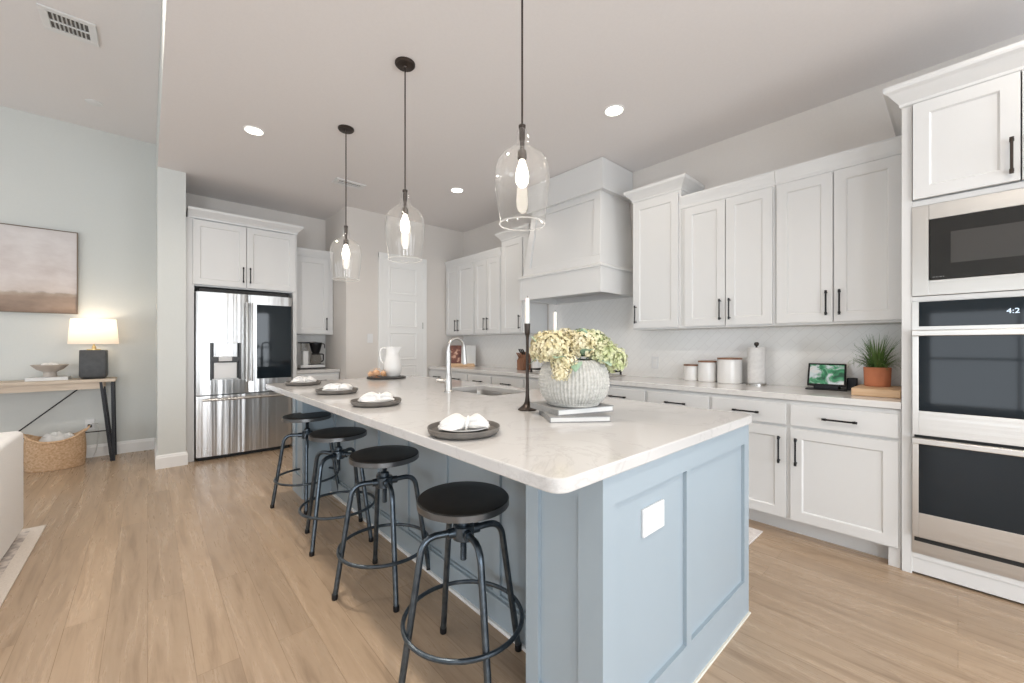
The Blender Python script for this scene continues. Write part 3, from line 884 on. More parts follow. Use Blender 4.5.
for a in ((2.298, 2.354), (2.953, 3.027)): cs.box(a[0], a[1], 5.206, 5.2315, 0, 2.475)
cs.box(2.298, 3.027, 5.203, 5.2315, 2.41, 2.48)
struct(cs.build('trim_door_casing', M['trim'], smooth=False, bevel=.003))
sw = thing('light_switch', 'white light switch plate on the wall left of the pantry door', 'light switch', (2.188, 5.231, 1.32), 0)
MB().box(-.037, .037, -.007, 0, -.06, .06).build('plate', M['white_plastic'], sw, smooth=False, bevel=.002)
MB().box(-.017, .017, -.011, -.006, -.034, .034).build('rocker', M['white_plastic'], sw, smooth=False, bevel=.002)

# ------------------------------------------------------------------ island
isl = thing('kitchen_island', 'long blue-grey panelled kitchen island base under the white quartz top', 'kitchen island', (0, 0, 0))
IX0, IX1, IY0, IY1 = .915, 2.05, .645, 3.80
MI = M['island']
def panel_face(b, P, rects, x0, x1, z0, z1, rec=.013, thick=.03):
    """flat face with recessed rectangular panels; P maps (u, out, z) -> world"""
    us = sorted({x0, x1, *[r[0] for r in rects], *[r[1] for r in rects]})
    zs = sorted({z0, z1, *[r[2] for r in rects], *[r[3] for r in rects]})
    def depth(a, c, d, e):
        m_, n_ = (a + c) / 2, (d + e) / 2
        return -rec if any(r[0] < m_ < r[1] and r[2] < n_ < r[3] for r in rects) else 0
    D = {}
    for i in range(len(us) - 1):
        for j in range(len(zs) - 1):
            D[i, j] = depth(us[i], us[i + 1], zs[j], zs[j + 1])
            a, c, d, e, o_ = us[i], us[i + 1], zs[j], zs[j + 1], D[i, j]
            b.add([P(a, o_, d), P(c, o_, d), P(c, o_, e), P(a, o_, e)], [(0, 1, 2, 3)])
    for (i, j), o_ in D.items():
        for (ni, nj), (A, B) in (((i + 1, j), ((us[i + 1], zs[j]), (us[i + 1], zs[j + 1]))), ((i, j + 1), ((us[i], zs[j + 1]), (us[i + 1], zs[j + 1])))):
            if (ni, nj) in D and D[ni, nj] != o_:
                q = D[ni, nj]
                b.add([P(A[0], o_, A[1]), P(B[0], o_, B[1]), P(B[0], q, B[1]), P(A[0], q, A[1])], [(0, 1, 2, 3)])
    B = [P(x0, -thick, z0), P(x1, -thick, z0), P(x1, -thick, z1), P(x0, -thick, z1)]
    F = [P(x0, 0, z0), P(x1, 0, z0), P(x1, 0, z1), P(x0, 0, z1)]
    b.add(B + F, [(0, 1, 2, 3)] + [(i, (i + 1) % 4, 4 + (i + 1) % 4, 4 + i) for i in range(4)])
    return b
def finish_panel(b, name, m, parent):
    o = b.build(name, m, parent, smooth=False)
    bm = bmesh.new(); bm.from_mesh(o.data)
    bmesh.ops.remove_doubles(bm, verts=bm.verts, dist=1e-5)
    bm.to_mesh(o.data); bm.free()
    return o
# end panel facing the camera (two recessed fields)
pe = panel_face(MB(), lambda u, o_, z: (u, IY0 - o_, z), [(.980, 1.418, .165, .787), (1.456, 1.995, .165, .787)], IX0, IX1, 0, .876)
endp = finish_panel(pe, 'end_panel', MI, isl)
pe = panel_face(MB(), lambda u, o_, z: (u, IY1 + o_, z), [(.980, 1.418, .165, .787), (1.456, 1.995, .165, .787)], IX0, IX1, 0, .876)
finish_panel(pe, 'end_panel', MI, isl)
# pilasters carrying the overhang at both ends (their side faces look at the stools)
for ya, yb in ((.675, .945), (3.505, 3.770)):
    p = panel_face(MB(), lambda u, o_, z: (IX0 - o_, u, z), [(ya + .055, yb - .055, .165, .80)], ya, yb, 0, .876)
    finish_panel(p, 'pilaster_side', MI, isl)
    yy = yb if ya < 2 else ya
    MB().box(IX0 + .03, 1.16, min(ya, yy), max(yb, yy), 0, .876).build('pilaster', MI, isl, smooth=False, bevel=.002)
KX = 1.15
kw = panel_face(MB(), lambda u, o_, z: (KX - o_, u, z), [(.98 + i * .4225, .98 + i * .4225 + .375, .13, .80) for i in range(6)], .945, 3.505, 0, .876, rec=.012)
finish_panel(kw, 'knee_panel', MI, isl)
MB().box(KX - .016, KX, .945, 3.505, 0, .12).build('knee_baseboard', MI, isl, smooth=False, bevel=.004)
MB().box(KX - .03, KX + .01, .945, 3.505, 0, .016).build('shoe_moulding', M['trim'], isl, smooth=False, bevel=.005)
sm = MB(); sm.box(IX0 - .008, IX1 + .003, IY0 - .009, IY0 + .01, 0, .009)
sm.build('shoe_moulding', mat('cream_shoe_moulding', (.70, .66, .58), .5), isl, smooth=False, bevel=.003)
cc = MB()                                             # cabinet body on the aisle side, open under the sink
cc.box(KX + .03, KX + .05, .675, 3.77, .1, .874)
for y0_, y1_ in ((.675, 1.90), (2.60, 3.77)): cc.box(KX + .05, IX1 - .002, y0_, y1_, .1, .874)
cc.box(KX + .05, IX1 - .002, 1.90, 2.60, .1, .60); cc.box(IX1 - .022, IX1 - .002, 1.90, 2.60, .60, .874)
cc.build('cabinet_body', MI, isl, smooth=False)
MB().box(KX + .05, IX1 - .075, .675, 3.77, 0, .1).build('toe_kick', MI, isl, smooth=False)
fronts = thing  # aisle-side doors
for i in range(6):
    y0_ = .70 + i * .51
    e = shaker('aisle_door', y0_, y0_ + .50, .115, .86, isl, MI)
    e.rotation_euler = (0, 0, PI / 2); e.location = (IX1 - .002, 0, 0)
    pull(e, y0_ + .45, .72, .17)
ot = MB().box(1.134, 1.266, IY0 + .004, IY0 + .014, .636, .724)
po = ot.build('outlet', M['white_plastic'], isl, smooth=False, bevel=.003)
po['label'] = 'white double outlet plate'
for xx in (1.166, 1.234):
    MB().box(xx - .017, xx + .017, IY0 + .0015, IY0 + .006, .648, .712).build('outlet_socket', M['white_china'], po, smooth=False, bevel=.0015)
sl = MB()
for xx in (1.166, 1.234):
    for zz in (.666, .694):
        sl.box(xx - .007, xx - .005, IY0 + .0008, IY0 + .004, zz - .005, zz + .005); sl.box(xx + .005, xx + .007, IY0 + .0008, IY0 + .004, zz - .005, zz + .005)
sl.build('outlet_slots', M['cablegrey'], po, smooth=False)

# island worktop with an undermount sink opening
TX0, TX1, TY0, TY1, TZ0, TZ1 = .716, 2.075, .628, 3.8245, .876, .914
SX0, SX1, SY0, SY1 = 1.60, 1.955, 1.95, 2.53
def rrect(x0, x1, y0, y1, r, n=8):
    out = []
    for cx, cy, a0 in ((x1 - r, y1 - r, 0), (x0 + r, y1 - r, PI / 2), (x0 + r, y0 + r, PI), (x1 - r, y0 + r, 1.5 * PI)):
        for i in range(n + 1):
            a = a0 + PI / 2 * i / n
            out.append((cx + r * math.cos(a), cy + r * math.sin(a)))
    return out
def ring_slab(name, outer_fn, inner_fn, z0, z1, m, e):
    """slab with a hole: eased edges built as loops, flat faces triangulated between the loops"""
    bm = bmesh.new()
    def loop(pts, z): return [bm.verts.new((x, y, z)) for x, y in pts]
    def wall(loops):
        for A, B in zip(loops, loops[1:]):
            n = len(A)
            for q in range(n): bm.faces.new((A[q], A[(q + 1) % n], B[(q + 1) % n], B[q]))
    ease = [(e, z0), (e * .3, z0 + e * .3), (0, z0 + e), (0, z1 - e), (e * .3, z1 - e * .3), (e, z1)]
    lo = [loop(outer_fn(i_), z) for i_, z in ease]
    li = [loop(inner_fn(i_), z) for i_, z in ease]
    wall(lo); wall(li)
    bm.edges.ensure_lookup_table()
    def ring_edges(L): return [bm.edges.get((L[q], L[(q + 1) % len(L)])) for q in range(len(L))]
    for k_ in (0, -1):
        bmesh.ops.triangle_fill(bm, use_beauty=True, use_dissolve=False, edges=ring_edges(lo[k_]) + ring_edges(li[k_]))
    bmesh.ops.recalc_face_normals(bm, faces=bm.faces)
    me = bpy.data.meshes.new(name); bm.to_mesh(me); bm.free()
    me.materials.append(m)
    me.polygons.foreach_set('use_smooth', [True] * len(me.polygons)); me.set_sharp_from_angle(angle=math.radians(20))
    o = bpy.data.objects.new(name, me); COL.objects.link(o)
    return o
tag(ring_slab('island_worktop', lambda i_: rrect(TX0 + i_, TX1 - i_, TY0 + i_, TY1 - i_, .045 - i_), lambda i_: rrect(SX0 - i_, SX1 + i_, SY0 - i_, SY1 + i_, .05 + i_), TZ0, TZ1, M['quartz'], .004),
    'large white veined quartz worktop on the island', 'worktop')
sk = thing('sink', 'stainless undermount sink set into the island worktop', 'sink', ((SX0 + SX1) / 2, (SY0 + SY1) / 2, .876))
hx, hy = (SX1 - SX0) / 2, (SY1 - SY0) / 2
b = MB(); vs, fs = [], []
secs = [(hx + .02, hy + .02, -.001, .06), (hx + .004, hy + .004, -.001, .05), (hx, hy, -.02, .05), (hx - .004, hy - .004, -.17, .05), (hx - .03, hy - .03, -.20, .04), (.03, .03, -.205, .028)]
for ax, ay, z, r in secs: vs += [(x, y, z) for x, y in rrect(-ax, ax, -ay, ay, r)]
n = 36
for i in range(len(secs) - 1):
    for j in range(n): fs.append((i * n + j, i * n + (j + 1) % n, (i + 1) * n + (j + 1) % n, (i + 1) * n + j))
fs.append(tuple(range((len(secs) - 1) * n, len(secs) * n)))
b.add(vs, fs)
bo = b.build('basin', M['sink_steel'], sk)
so = bo.modifiers.new('thick', 'SOLIDIFY'); so.thickness = .002; so.offset = 1
MB().lathe([(.028, -.204), (.028, -.201), (.02, -.2015), (.0, -.203)], 20, cap1=False).build('drain', M['chrome'], sk)

fa = thing('faucet', 'brushed nickel gooseneck faucet standing behind the island sink', 'faucet', (1.512, 2.315, .914), 0)
MB().lathe([(.030, 0), (.030, .006), (.024, .012), (.022, .05), (.021, .12), (.0195, .125)], 24).build('base', M['chrome'], fa)
MB().tube([(0, 0, .12), (0, 0, .285)], .0165, 14).build('riser', M['chrome'], fa)
pts = [(0, 0, .27), (0, 0, .300)]
for i in range(13):
    a = PI - i * PI / 12
    pts.append((.064 + .064 * math.cos(a), 0, .300 + .064 * math.sin(a)))
pts += [(.130, 0, .27)]
MB().tube(pts, .0115, 12).build('spout', M['chrome'], fa)
MB().tube([(.129, 0, .285), (.133, 0, .22), (.136, 0, .185)], [.0135, .0145, .016], 14).build('spray_head', M['chrome'], fa)
MB().tube([(0, 0, .075), (-.04, .036, .075), (-.058, .052, .080)], [.014, .014, .011], 12).build('lever', M['chrome'], fa)

# ------------------------------------------------------------------ bar stools
def make_stool(loc, rz, seat_z, label):
    t = thing('bar_stool', label, 'stool', loc, rz, 'bar stools along the island')
    s = seat_z
    st_ = MB().lathe([(.150, s - .030), (.168, s - .030), (.1705, s - .027), (.1705, s - .004), (.168, s - .001), (.164, s), (.1, s + .0003), (0, s + .0003)], 56, cap1=False)
    seat = st_.build('seat', M['seatblack'], t)
    MB().lathe([(.1698, s - .029), (.1722, s - .028), (.1722, s - .006), (.1698, s - .005)], 56, cap0=False, cap1=False).build('steel_band', M['band'], seat)
    MB().lathe([(.055, s - .038), (.055, s - .030)], 24).build('seat_flange', M['iron'], t)
    th = []
    zz = .425
    while zz < s - .034:
        th += [(.0105, zz), (.0125, zz + .003)]; zz += .006
    MB().lathe(th, 14).build('screw_spindle', M['iron'], t)
    hb = MB().lathe([(.034, .504), (.040, .508), (.040, .556), (.036, .560)], 24)
    hb.lathe([(.022, .56), (.022, .578), (.018, .582)], 18)
    hub = hb.build('hub', M['iron'], t)
    for k_ in range(4):
        a = k_ * PI / 2
        c, s_ = math.cos(a), math.sin(a)
        q = MB().tube([(.025 * c, .025 * s_, .534), (.062 * c, .062 * s_, .534)], .0185, 12)
        q.build('leg_socket', M['iron'], hub)
        prof = fillet([(.03, .534), (.150, .540), (.178, .38), (.236, .004)], .055, 7) if False else None
        P3 = fillet([(.03 * c, .03 * s_, .534), (.155 * c, .155 * s_, .541), (.236 * c, .236 * s_, .012)], .07, 8)
        lg_ = MB().tube(P3, .0125, 12).build('leg', M['iron'], t)
        MB().lathe([(.0135, 0), (.0145, .004), (.0145, .022), (.0135, .026)], 14, (.236 * c, .236 * s_, 0)).build('foot_cap', M['black'], lg_)
    MB().tube([(.221 * math.cos(a), .221 * math.sin(a), .212) for a in [2 * PI * i / 56 for i in range(56)]], .0085, 10, closed=True).build('foot_ring', M['iron'], t)
    return t
make_stool((.883, 1.250, 0), math.radians(76), .664, 'black and gunmetal swivel stool nearest the camera, with the lowest seat')
make_stool((.904, 1.977, 0), math.radians(78), .678, 'second black swivel stool from the camera along the island')
make_stool((.908, 2.666, 0), math.radians(34), .676, 'third black swivel stool from the camera, its legs turned diagonally')
make_stool((.925, 3.410, 0), math.radians(73), .686, 'farthest black swivel stool, nearest the refrigerator')

# ------------------------------------------------------------------ pendants
def make_pendant(loc, label):
    """origin at the ceiling"""
    t = thing('pendant_light', label, 'pendant light', loc, 0, 'glass pendants over the island')
    MB().lathe([(.062, 0), (.062, -.010), (.055, -.018), (.012, -.022), (.008, -.03)], 32).build('ceiling_canopy', M['bronze'], t)
    MB().tube([(0, 0, -.02), (0, 0, -.80)], .0045, 8).build('cord', M['bronze'], t)
    MB().lathe([(.006, -.792), (.016, -.798), (.016, -.808), (.013, -.815), (.013, -.86), (.010, -.87), (.010, -.905), (.020, -.912), (.021, -.945), (.016, -.952)], 20).build('socket', M['bronze'], t)
    # bottle shaped glass, open below
    pr = smoothpts([(.019, 0, -.815), (.025, 0, -.832), (.028, 0, -.858), (.030, 0, -.880), (.048, 0, -.902), (.088, 0, -.930), (.112, 0, -.965), (.120, 0, -1.005), (.121, 0, -1.05), (.116, 0, -1.11), (.107, 0, -1.175), (.100, 0, -1.235)], 4)
    pf = [(p.x, p.z) for p in pr]
    gl = MB().lathe(pf, 48, cap0=False, cap1=False).build('glass_shade', M['glass'], t)
    MB().tube([(.100 * math.cos(a), .100 * math.sin(a), -1.235) for a in [2 * PI * i / 48 for i in range(48)]], .0030, 8, closed=True).build('rim', M['glass_rim'], gl)
    MB().lathe([(.010, -.95), (.014, -.965), (.024, -.995), (.029, -1.025), (.026, -1.052), (.014, -1.068), (.0, -1.072)], 20, cap1=False).build('bulb', M['bulb'], t)
    return t
p1 = make_pendant((1.232, 1.296, H_K), 'clear glass bottle pendant nearest the camera, its ceiling canopy out of frame')
dup(p1, (1.201, 2.332, H_K), 'clear glass bottle pendant in the middle of the three over the island')
dup(p1, (1.204, 3.359, H_K), 'clear glass bottle pendant farthest away, hanging before the fridge nook')

def downlight(x, y, label, power=5):
    t = thing('recessed_light', label, 'ceiling light', (x, y, H_K), 0, 'recessed ceiling lights')
    MB().lathe([(.078, -.001), (.078, -.006), (.070, -.008), (.064, -.004)], 32, cap0=False, cap1=False).build('trim_ring', M['white_plastic'], t)
    MB().lathe([(.064, -.004), (.03, -.0045), (0, -.0045)], 32, cap0=False, cap1=False).build('lens', M['downlight'], t)
    l = bpy.data.lights.new('downlight_and_fill_lamp', 'AREA'); l.shape = 'DISK'; l.size = .12; l.energy = power; l.color = (1, .90, .77)
    l.spread = math.radians(150)
    o = bpy.data.objects.new('downlight_and_fill_lamp', l); COL.objects.link(o); o.location = (x, y, H_K - .02)
downlight(.651, 3.90, 'glowing recessed ceiling light in front of the fridge', 11)
downlight(2.627, 3.845, 'glowing recessed ceiling light farthest back, left of the range hood')
downlight(2.613, 1.742, 'glowing recessed ceiling light in front of the range hood, right of the pendants')

def grille(name, label, loc, sx, sy, rows):
    t = thing(name, label, 'air vent', loc)
    f = MB(); m_ = .045
    for a, b_, c, d in ((-sx, sx, -sy, -sy + m_), (-sx, sx, sy - m_, sy), (-sx, -sx + m_, -sy + m_, sy - m_), (sx - m_, sx, -sy + m_, sy - m_)):
        f.box(a, b_, c, d, -.012, 0)
    f.build('frame', M['white_plastic'], t, smooth=False, bevel=.004)
    MB().box(-sx + m_, sx - m_, -sy + m_, sy - m_, -.003, -.001).build('backing', mat('vent_dark', (.13, .125, .12), .9), t, smooth=False)
    g = MB()
    for r in range(rows):
        y0_ = -sy + m_ + (2 * sy - 2 * m_) * r / rows; y1_ = -sy + m_ + (2 * sy - 2 * m_) * (r + 1) / rows
        g.box(-sx + m_, sx - m_, y1_ - .006, y1_ + .006, -.011, -.003)
        nx = int((2 * sx - 2 * m_) / .022)
        for i in range(1, nx):
            x = -sx + m_ + (2 * sx - 2 * m_) * i / nx
            R = Matrix.Translation((x, 0, -.007)) @ Matrix.Rotation(.6, 4, 'Y')
            g.box(-.001, .001, y0_ + .006, y1_ - .006, -.0055, .0055, R)
    g.build('louvres', M['white_plastic'], t, smooth=False)
grille('ceiling_vent', 'white rectangular air vent on the high living room ceiling', (-.43, 4.44, H_L), .145, .15, 2)
grille('ceiling_vent', 'small white air vent on the kitchen ceiling behind the far pendant', (1.64, 4.48, H_K), .16, .085, 2)
tag(MB().lathe([(.062, 0), (.062, -.006), (.05, -.012), (0, -.013)], 28, (-.39, 5.69, H_L), cap1=False).build('sprinkler_cover', M['white_plastic']),
    'small flat white round cap on the high living room ceiling', 'ceiling cap')

# ------------------------------------------------------------------ place settings
def napkin_mesh(seed):
    R = random.Random(seed)
    b = MB(); vs, fs = [], []
    N, n = 26, 26
    ph = [R.uniform(0, 6.28) for _ in range(6)]
    for i in range(N + 1):
        t_ = i / N; x = -.085 + .17 * t_
        # two fanned lobes pinched at the ring
        w_ = .022 + .040 * (1 - math.exp(-((t_ - .56) / .13) ** 2)) * (1 if t_ < .56 else .85)
        w_ *= max(.12, math.sin(PI * min(1, max(0, .06 + t_ * .88))) ** .35)
        h_ = .019 + .011 * (1 - math.exp(-((t_ - .56) / .16) ** 2)) * (1.15 if t_ > .56 else .9)
        h_ *= max(.25, math.sin(PI * min(1, max(0, .05 + t_ * .9))) ** .5)
        for j in range(n):
            a = 2 * PI * j / n
            fold = 1 + .16 * math.sin(5 * a + ph[0] + 2.2 * t_) + .09 * math.sin(9 * a + ph[1] - 3 * t_) + .05 * math.sin(14 * t_ + ph[2])
            vs.append((x + .004 * math.sin(3 * a + ph[3]), w_ * fold * math.cos(a) + .006 * math.sin(7 * t_ + ph[4]), max(-.9, math.sin(a)) * h_ * fold + h_ * .9))
    for i in range(N):
        for j in range(n):
            k_ = (j + 1) % n
            fs.append((i * n + j, i * n + k_, (i + 1) * n + k_, (i + 1) * n + j))
    fs += [tuple(reversed(range(n))), tuple(range(N * n, (N + 1) * n))]
    return b.add(vs, fs)
SET = [((.850, 1.200), 'nearest the camera', 0), ((.908, 2.088), 'at the second stool from the camera', 1), ((.932, 2.758), 'at the third stool from the camera', 2), ((.926, 3.515), 'at the far end near the refrigerator', 3)]
CH = [(.075, 0), (.115, .001), (.127, .010), (.131, .025), (.1290, .0275), (.1255, .024), (.120, .012), (.110, .008), (0, .0075)]
PL = [(.045, 0), (.055, .001), (.085, .013), (.094, .0175), (.0935, .0195), (.088, .018), (.055, .006), (0, .0055)]
ch0 = MB().lathe(CH, 48, cap1=False).build('charger_plate', M['charger'])
pl0 = MB().lathe(PL, 44, cap1=False).build('dinner_plate', M['white_china'])
for (xy, wh, i) in SET:
    if i == 0: c_, p_ = ch0, pl0
    else:
        c_ = ch0.copy(); p_ = pl0.copy(); COL.objects.link(c_); COL.objects.link(p_)
    c_.location = (*xy, TZ1 + .0005); p_.location = (*xy, TZ1 + .0085)
    tag(c_, 'dark grey stoneware charger plate ' + wh, 'plate', 'dark charger plates on the island')
    tag(p_, 'small white plate under the napkin ' + wh, 'plate', 'white plates on the island')
    nk = thing('napkin', 'gathered white linen napkin on the plate ' + wh, 'napkin', (xy[0] + .002, xy[1], TZ1 + .0165), math.radians((-38, -20, -42, -30)[i]), 'linen napkins on the island')
    napkin_mesh(7 + i).build('cloth', M['linen'], nk, angle=70)
    rg = MB().tube([(.010 + .004 * math.sin(a), .0285 * math.cos(a), .020 + .0225 * math.sin(a)) for a in [2 * PI * q / 28 for q in range(28)]], .005, 8, closed=True)
    rg.build('napkin_ring', M['white_china'], nk)

# ------------------------------------------------------------------ candles, books, vase with hydrangeas
def candlestick(loc, label, clabel, h=.424, hc=.13):
    t = thing('candlestick', label, 'candlestick', loc, 0, 'black candlesticks on the island')
    prof = smoothpts([(.046, 0, 0), (.046, 0, .006), (.034, 0, .014), (.018, 0, .030), (.011, 0, .055), (.0085, 0, .10), (.0075, 0, .20), (.0072, 0, .30), (.0075, 0, h - .075), (.010, 0, h - .058), (.013, 0, h - .050)], 3)
    MB().lathe([(p.x, p.z) for p in prof], 28).build('stem', M['bronze'], t)
    MB().lathe([(.011, h - .052), (.0135, h - .044), (.0140, h - .02), (.0150, h), (.0118, h + .0005), (.0112, h - .004), (0, h - .0045)], 24, cap1=False).build('candle_cup', M['bronze'], t)
    c_ = thing('taper_candle', clabel, 'candle', (loc[0], loc[1], loc[2] + h - .0035), 0, 'white taper candles')
    MB().lathe([(.0106, 0), (.0102, hc - .01), (.0085, hc - .002), (.004, hc), (0, hc)], 20, cap1=False).build('wax', M['candle'], c_)
    MB().tube([(0, 0, hc), (.001, 0, hc + .006), (.002, 0, hc + .010)], .0011, 6).build('wick', M['black'], c_)
candlestick((1.385, 1.420, TZ1), 'slim dark bronze candlestick standing left of the flower vase', 'white taper candle in the candlestick left of the vase')
candlestick((1.800, 1.609, TZ1), 'slim dark candlestick hidden behind the flower vase', 'white taper candle rising behind the flowers', h=.385, hc=.135)

def book(name, label, origin, rz, wx, dy, th, cover):
    t = thing(name, label, 'book', origin, rz, 'books under the vase')
    cv = MB(); c = .0035
    cv.box(0, wx, 0, dy, 0, c); cv.box(0, wx, 0, dy, th - c, th)
    cv.box(0, c * 1.2, 0, dy, c, th - c)
    cv.build('cover', cover, t, smooth=False, bevel=.001)
    MB().box(c * 1.2, wx - .004, .004, dy - .004, c, th - c).build('pages', M['paper'], t, smooth=False)
    return t
book('book', 'lower grey hardcover book of the pair under the vase', (1.219, 1.118, TZ1), math.radians(-35.8), .258, .245, .024, M['bookgrey'])
book('book', 'upper grey hardcover book directly under the vase', (1.262, 1.112, TZ1 + .024), math.radians(-17), .29, .25, .026, M['bookgrey'])
VX, VY, VZ = 1.428, 1.165, TZ1 + .050
vs_ = thing('vase', 'round whitewashed woven vase full of hydrangeas', 'vase', (VX, VY, VZ), 0)
prof = smoothpts([(.098, 0, 0), (.108, 0, .004), (.118, 0, .016), (.142, 0, .045), (.155, 0, .085), (.156, 0, .120), (.148, 0, .160), (.130, 0, .190), (.112, 0, .203)], 7)
pf = [(p.x, p.z) for p in prof]
def weave(r, z, a, i):
    if z < .012 or z > .200: return r
    return r - .003 + .0060 * max(0, math.sin(a * 60)) ** .6 * (.15 if i % 3 == 0 else 1)
MB().lathe(pf + [(.106, .203), (.108, .18), (.12, .14)], 420, fn=weave, cap1=False).build('woven_body', M['vase'], vs_, angle=180)
MB().lathe([(.100, -.0), (.112, .004), (.114, .012), (.108, .014)], 48).build('foot_ring', M['vase'], vs_)
hb_ = thing('hydrangea_bouquet', 'bunch of cream and green hydrangeas in the woven vase', 'flowers', (VX, VY, VZ + .15), 0)
def flower_head(c, R, n, seed, m, name='flower_head'):
    rnd = random.Random(seed); b = MB(); vs, fs = [], []
    for i in range(n):
        zz = 1 - 1.75 * (i + .5) / n; ph = i * 2.39996 + rnd.uniform(-.2, .2)
        rr = math.sqrt(max(0, 1 - zz * zz))
        d = Vector((rr * math.cos(ph), rr * math.sin(ph), zz)).normalized()
        p = Vector(c) + d * R * rnd.choice((.80, .92, 1.0, 1.08, 1.14)) * rnd.uniform(.97, 1.03)
        d = (d + Vector((rnd.uniform(-.4, .4), rnd.uniform(-.4, .4), rnd.uniform(-.3, .4)))).normalized()
        u_ = d.orthogonal().normalized(); v_ = d.cross(u_)
        a0 = rnd.uniform(0, 6.28); s_ = R * rnd.uniform(.13, .20)
        for q in range(4):
            a = a0 + q * PI / 2
            e1 = u_ * math.cos(a) + v_ * math.sin(a); e2 = u_ * math.cos(a + PI / 2) + v_ * math.sin(a + PI / 2)
            k_ = len(vs)
            up = d * s_ * .22
            vs += [p, p + e1 * s_ * .5 + e2 * s_ * .42 + up * .4, p + e1 * s_ + up, p + e1 * s_ * .5 - e2 * s_ * .42 + up * .4]
            fs += [(k_, k_ + 1, k_ + 2), (k_, k_ + 2, k_ + 3)]
    b.add(vs, fs)
    me_ = b.lathe([(R * .25, -R * .75), (R * .62, -R * .45), (R * .72, 0), (R * .6, R * .42), (R * .2, R * .68)], 10, c)
    o = me_.build(name, m, hb_, smooth=False)
    return o
# camera-facing axes used only to describe the bouquet's spread: right (.742,-.671), away (.671,.742)
HEADS = [(-.140, .03, .085, .050, 'c'), (-.095, -.06, .105, .068, 'c'), (-.055, -.10, .035, .052, 'c'), (-.03, .05, .125, .062, 'c'), (.030, -.05, .115, .058, 'c'),
         (.085, .0, .120, .060, 'g'), (.120, -.05, .080, .055, 'g'), (.175, .02, .050, .062, 'g'), (.06, .10, .13, .06, 'g'), (-.12, .09, .11, .065, 'c'), (-.075, -.150, .000, .034, 'c'), (.14, .10, .1, .06, 'g')]
for i, (rt, aw, up, R, kd) in enumerate(HEADS):
    c = (rt * .742 + aw * .671, -rt * .671 + aw * .742, up)
    o = flower_head(c, R, int(420 * (R / .06) ** 1.2), 40 + i, M['cream_flower'] if kd == 'c' else M['green_flower'])
    o['label'] = 'cream flower head' if kd == 'c' else 'yellow-green flower head'
    st_ = MB().tube(smoothpts([(c[0], c[1], c[2] - R * .4), (c[0] * .55, c[1] * .55, .03), (c[0] * .2, c[1] * .2, -.12)], 5), .003, 6)
    st_.build('stem', M['sage'], o)
def leaf(b, base, tip, w_, droop=.01, nrm=Vector((0, 0, 1))):
    A, B = Vector(base), Vector(tip); d = (B - A); sd = d.cross(nrm).normalized()
    N = 6; vs, fs = [], []
    for i in range(N + 1):
        t_ = i / N; wd = w_ * math.sin(PI * min(.97, .08 + t_ * .92)) ** .8
        p = A + d * t_ + Vector((0, 0, -droop * math.sin(PI * t_) + .0))
        vs += [p - sd * wd + Vector((0, 0, .004 * wd / w_)), p, p + sd * wd + Vector((0, 0, .004 * wd / w_))]
    for i in range(N):
        for j in (0, 1): fs.append((i * 3 + j, i * 3 + j + 1, i * 3 + j + 4, i * 3 + j + 3))
    b.add(vs, fs)
rnd = random.Random(5)
for (rt, aw, up, rt2, aw2, up2) in ((-.06, -.08, .05, -.10, -.17, .065), (.0, -.08, .05, -.02, -.175, .01), (.03, -.07, .07, .05, -.16, .10), (.10, -.06, .05, .14, -.12, .03), (-.10, 0, .08, -.20, .02, .03), (.15, .03, .06, .235, .05, .075), (.08, .02, .12, .10, .0, .185), (.04, -.02, .10, .03, -.06, .19), (-.14, .04, .1, -.19, .07, .16), (.10, .08, .12, .16, .1, .17)):
    b = MB()
    P = lambda r_, a_, u_: (r_ * .742 + a_ * .671, -r_ * .671 + a_ * .742, u_)
    leaf(b, P(rt, aw, up), P(rt2, aw2, up2), .028, -.012)
    o = b.build('leaf', M['sage'], hb_)
    so = o.modifiers.new('thick', 'SOLIDIFY'); so.thickness = .0008

# ------------------------------------------------------------------ tray, pitcher, dried flowers at the island's far end
TRX, TRY = 1.70, 3.675
tag(MB().lathe([(.172, 0), (.178, .002), (.180, .012), (.178, .015), (0, .015)], 44, (TRX, TRY, TZ1), cap1=False).build('slate_tray', mat('black_slate', (.035, .034, .033), .55)),
    'round black slate tray under the white pitcher', 'tray')
pt = thing('pitcher', 'tall white ceramic pitcher on the round black tray', 'pitcher', (TRX + .062, TRY + .0, TZ1 + .0155), math.radians(138))
prof = smoothpts([(.058, 0, 0), (.066, 0, .006), (.082, 0, .05), (.085, 0, .095), (.077, 0, .15), (.064, 0, .20), (.060, 0, .245), (.066, 0, .285)], 5)
pf = [(p.x, p.z) for p in prof]
def spout(r, z, a, i):
    q = max(0, (z - .22) / .065)
    da = abs((a + PI) % (2 * PI) - PI)          # spout towards local +x... handle on the other side
    da2 = abs(da - PI)
    return r + .028 * q * math.exp(-(da2 / .32) ** 2)
MB().lathe(pf + [(.060, .284), (.054, .245), (.058, .20), (.07, .15), (.076, .08), (.05, .01)], 48, fn=spout, cap1=True).build('body', M['white_china'], pt, angle=180)
MB().tube(smoothpts([(.058, 0, .262), (.095, 0, .272), (.118, 0, .245), (.120, 0, .19), (.105, 0, .14), (.076, 0, .115)], 6), .0095, 12).build('handle', M['white_china'], pt)
df = thing('dried_flower_bunch', 'small peach-coloured bunch of dried blooms on the black tray', 'flowers', (TRX - .105, TRY - .01, TZ1 + .0155), 0)
hb_save = hb_; hb_ = df
for i, (x, y, z, R) in enumerate(((0, 0, .042, .042), (.05, -.035, .034, .034), (-.045, .03, .030, .030), (.02, .045, .03, .03))):
    flower_head((x, y, z), R, 70, 90 + i, M['peach'], 'bloom')
hb_ = hb_save
sp = MB()
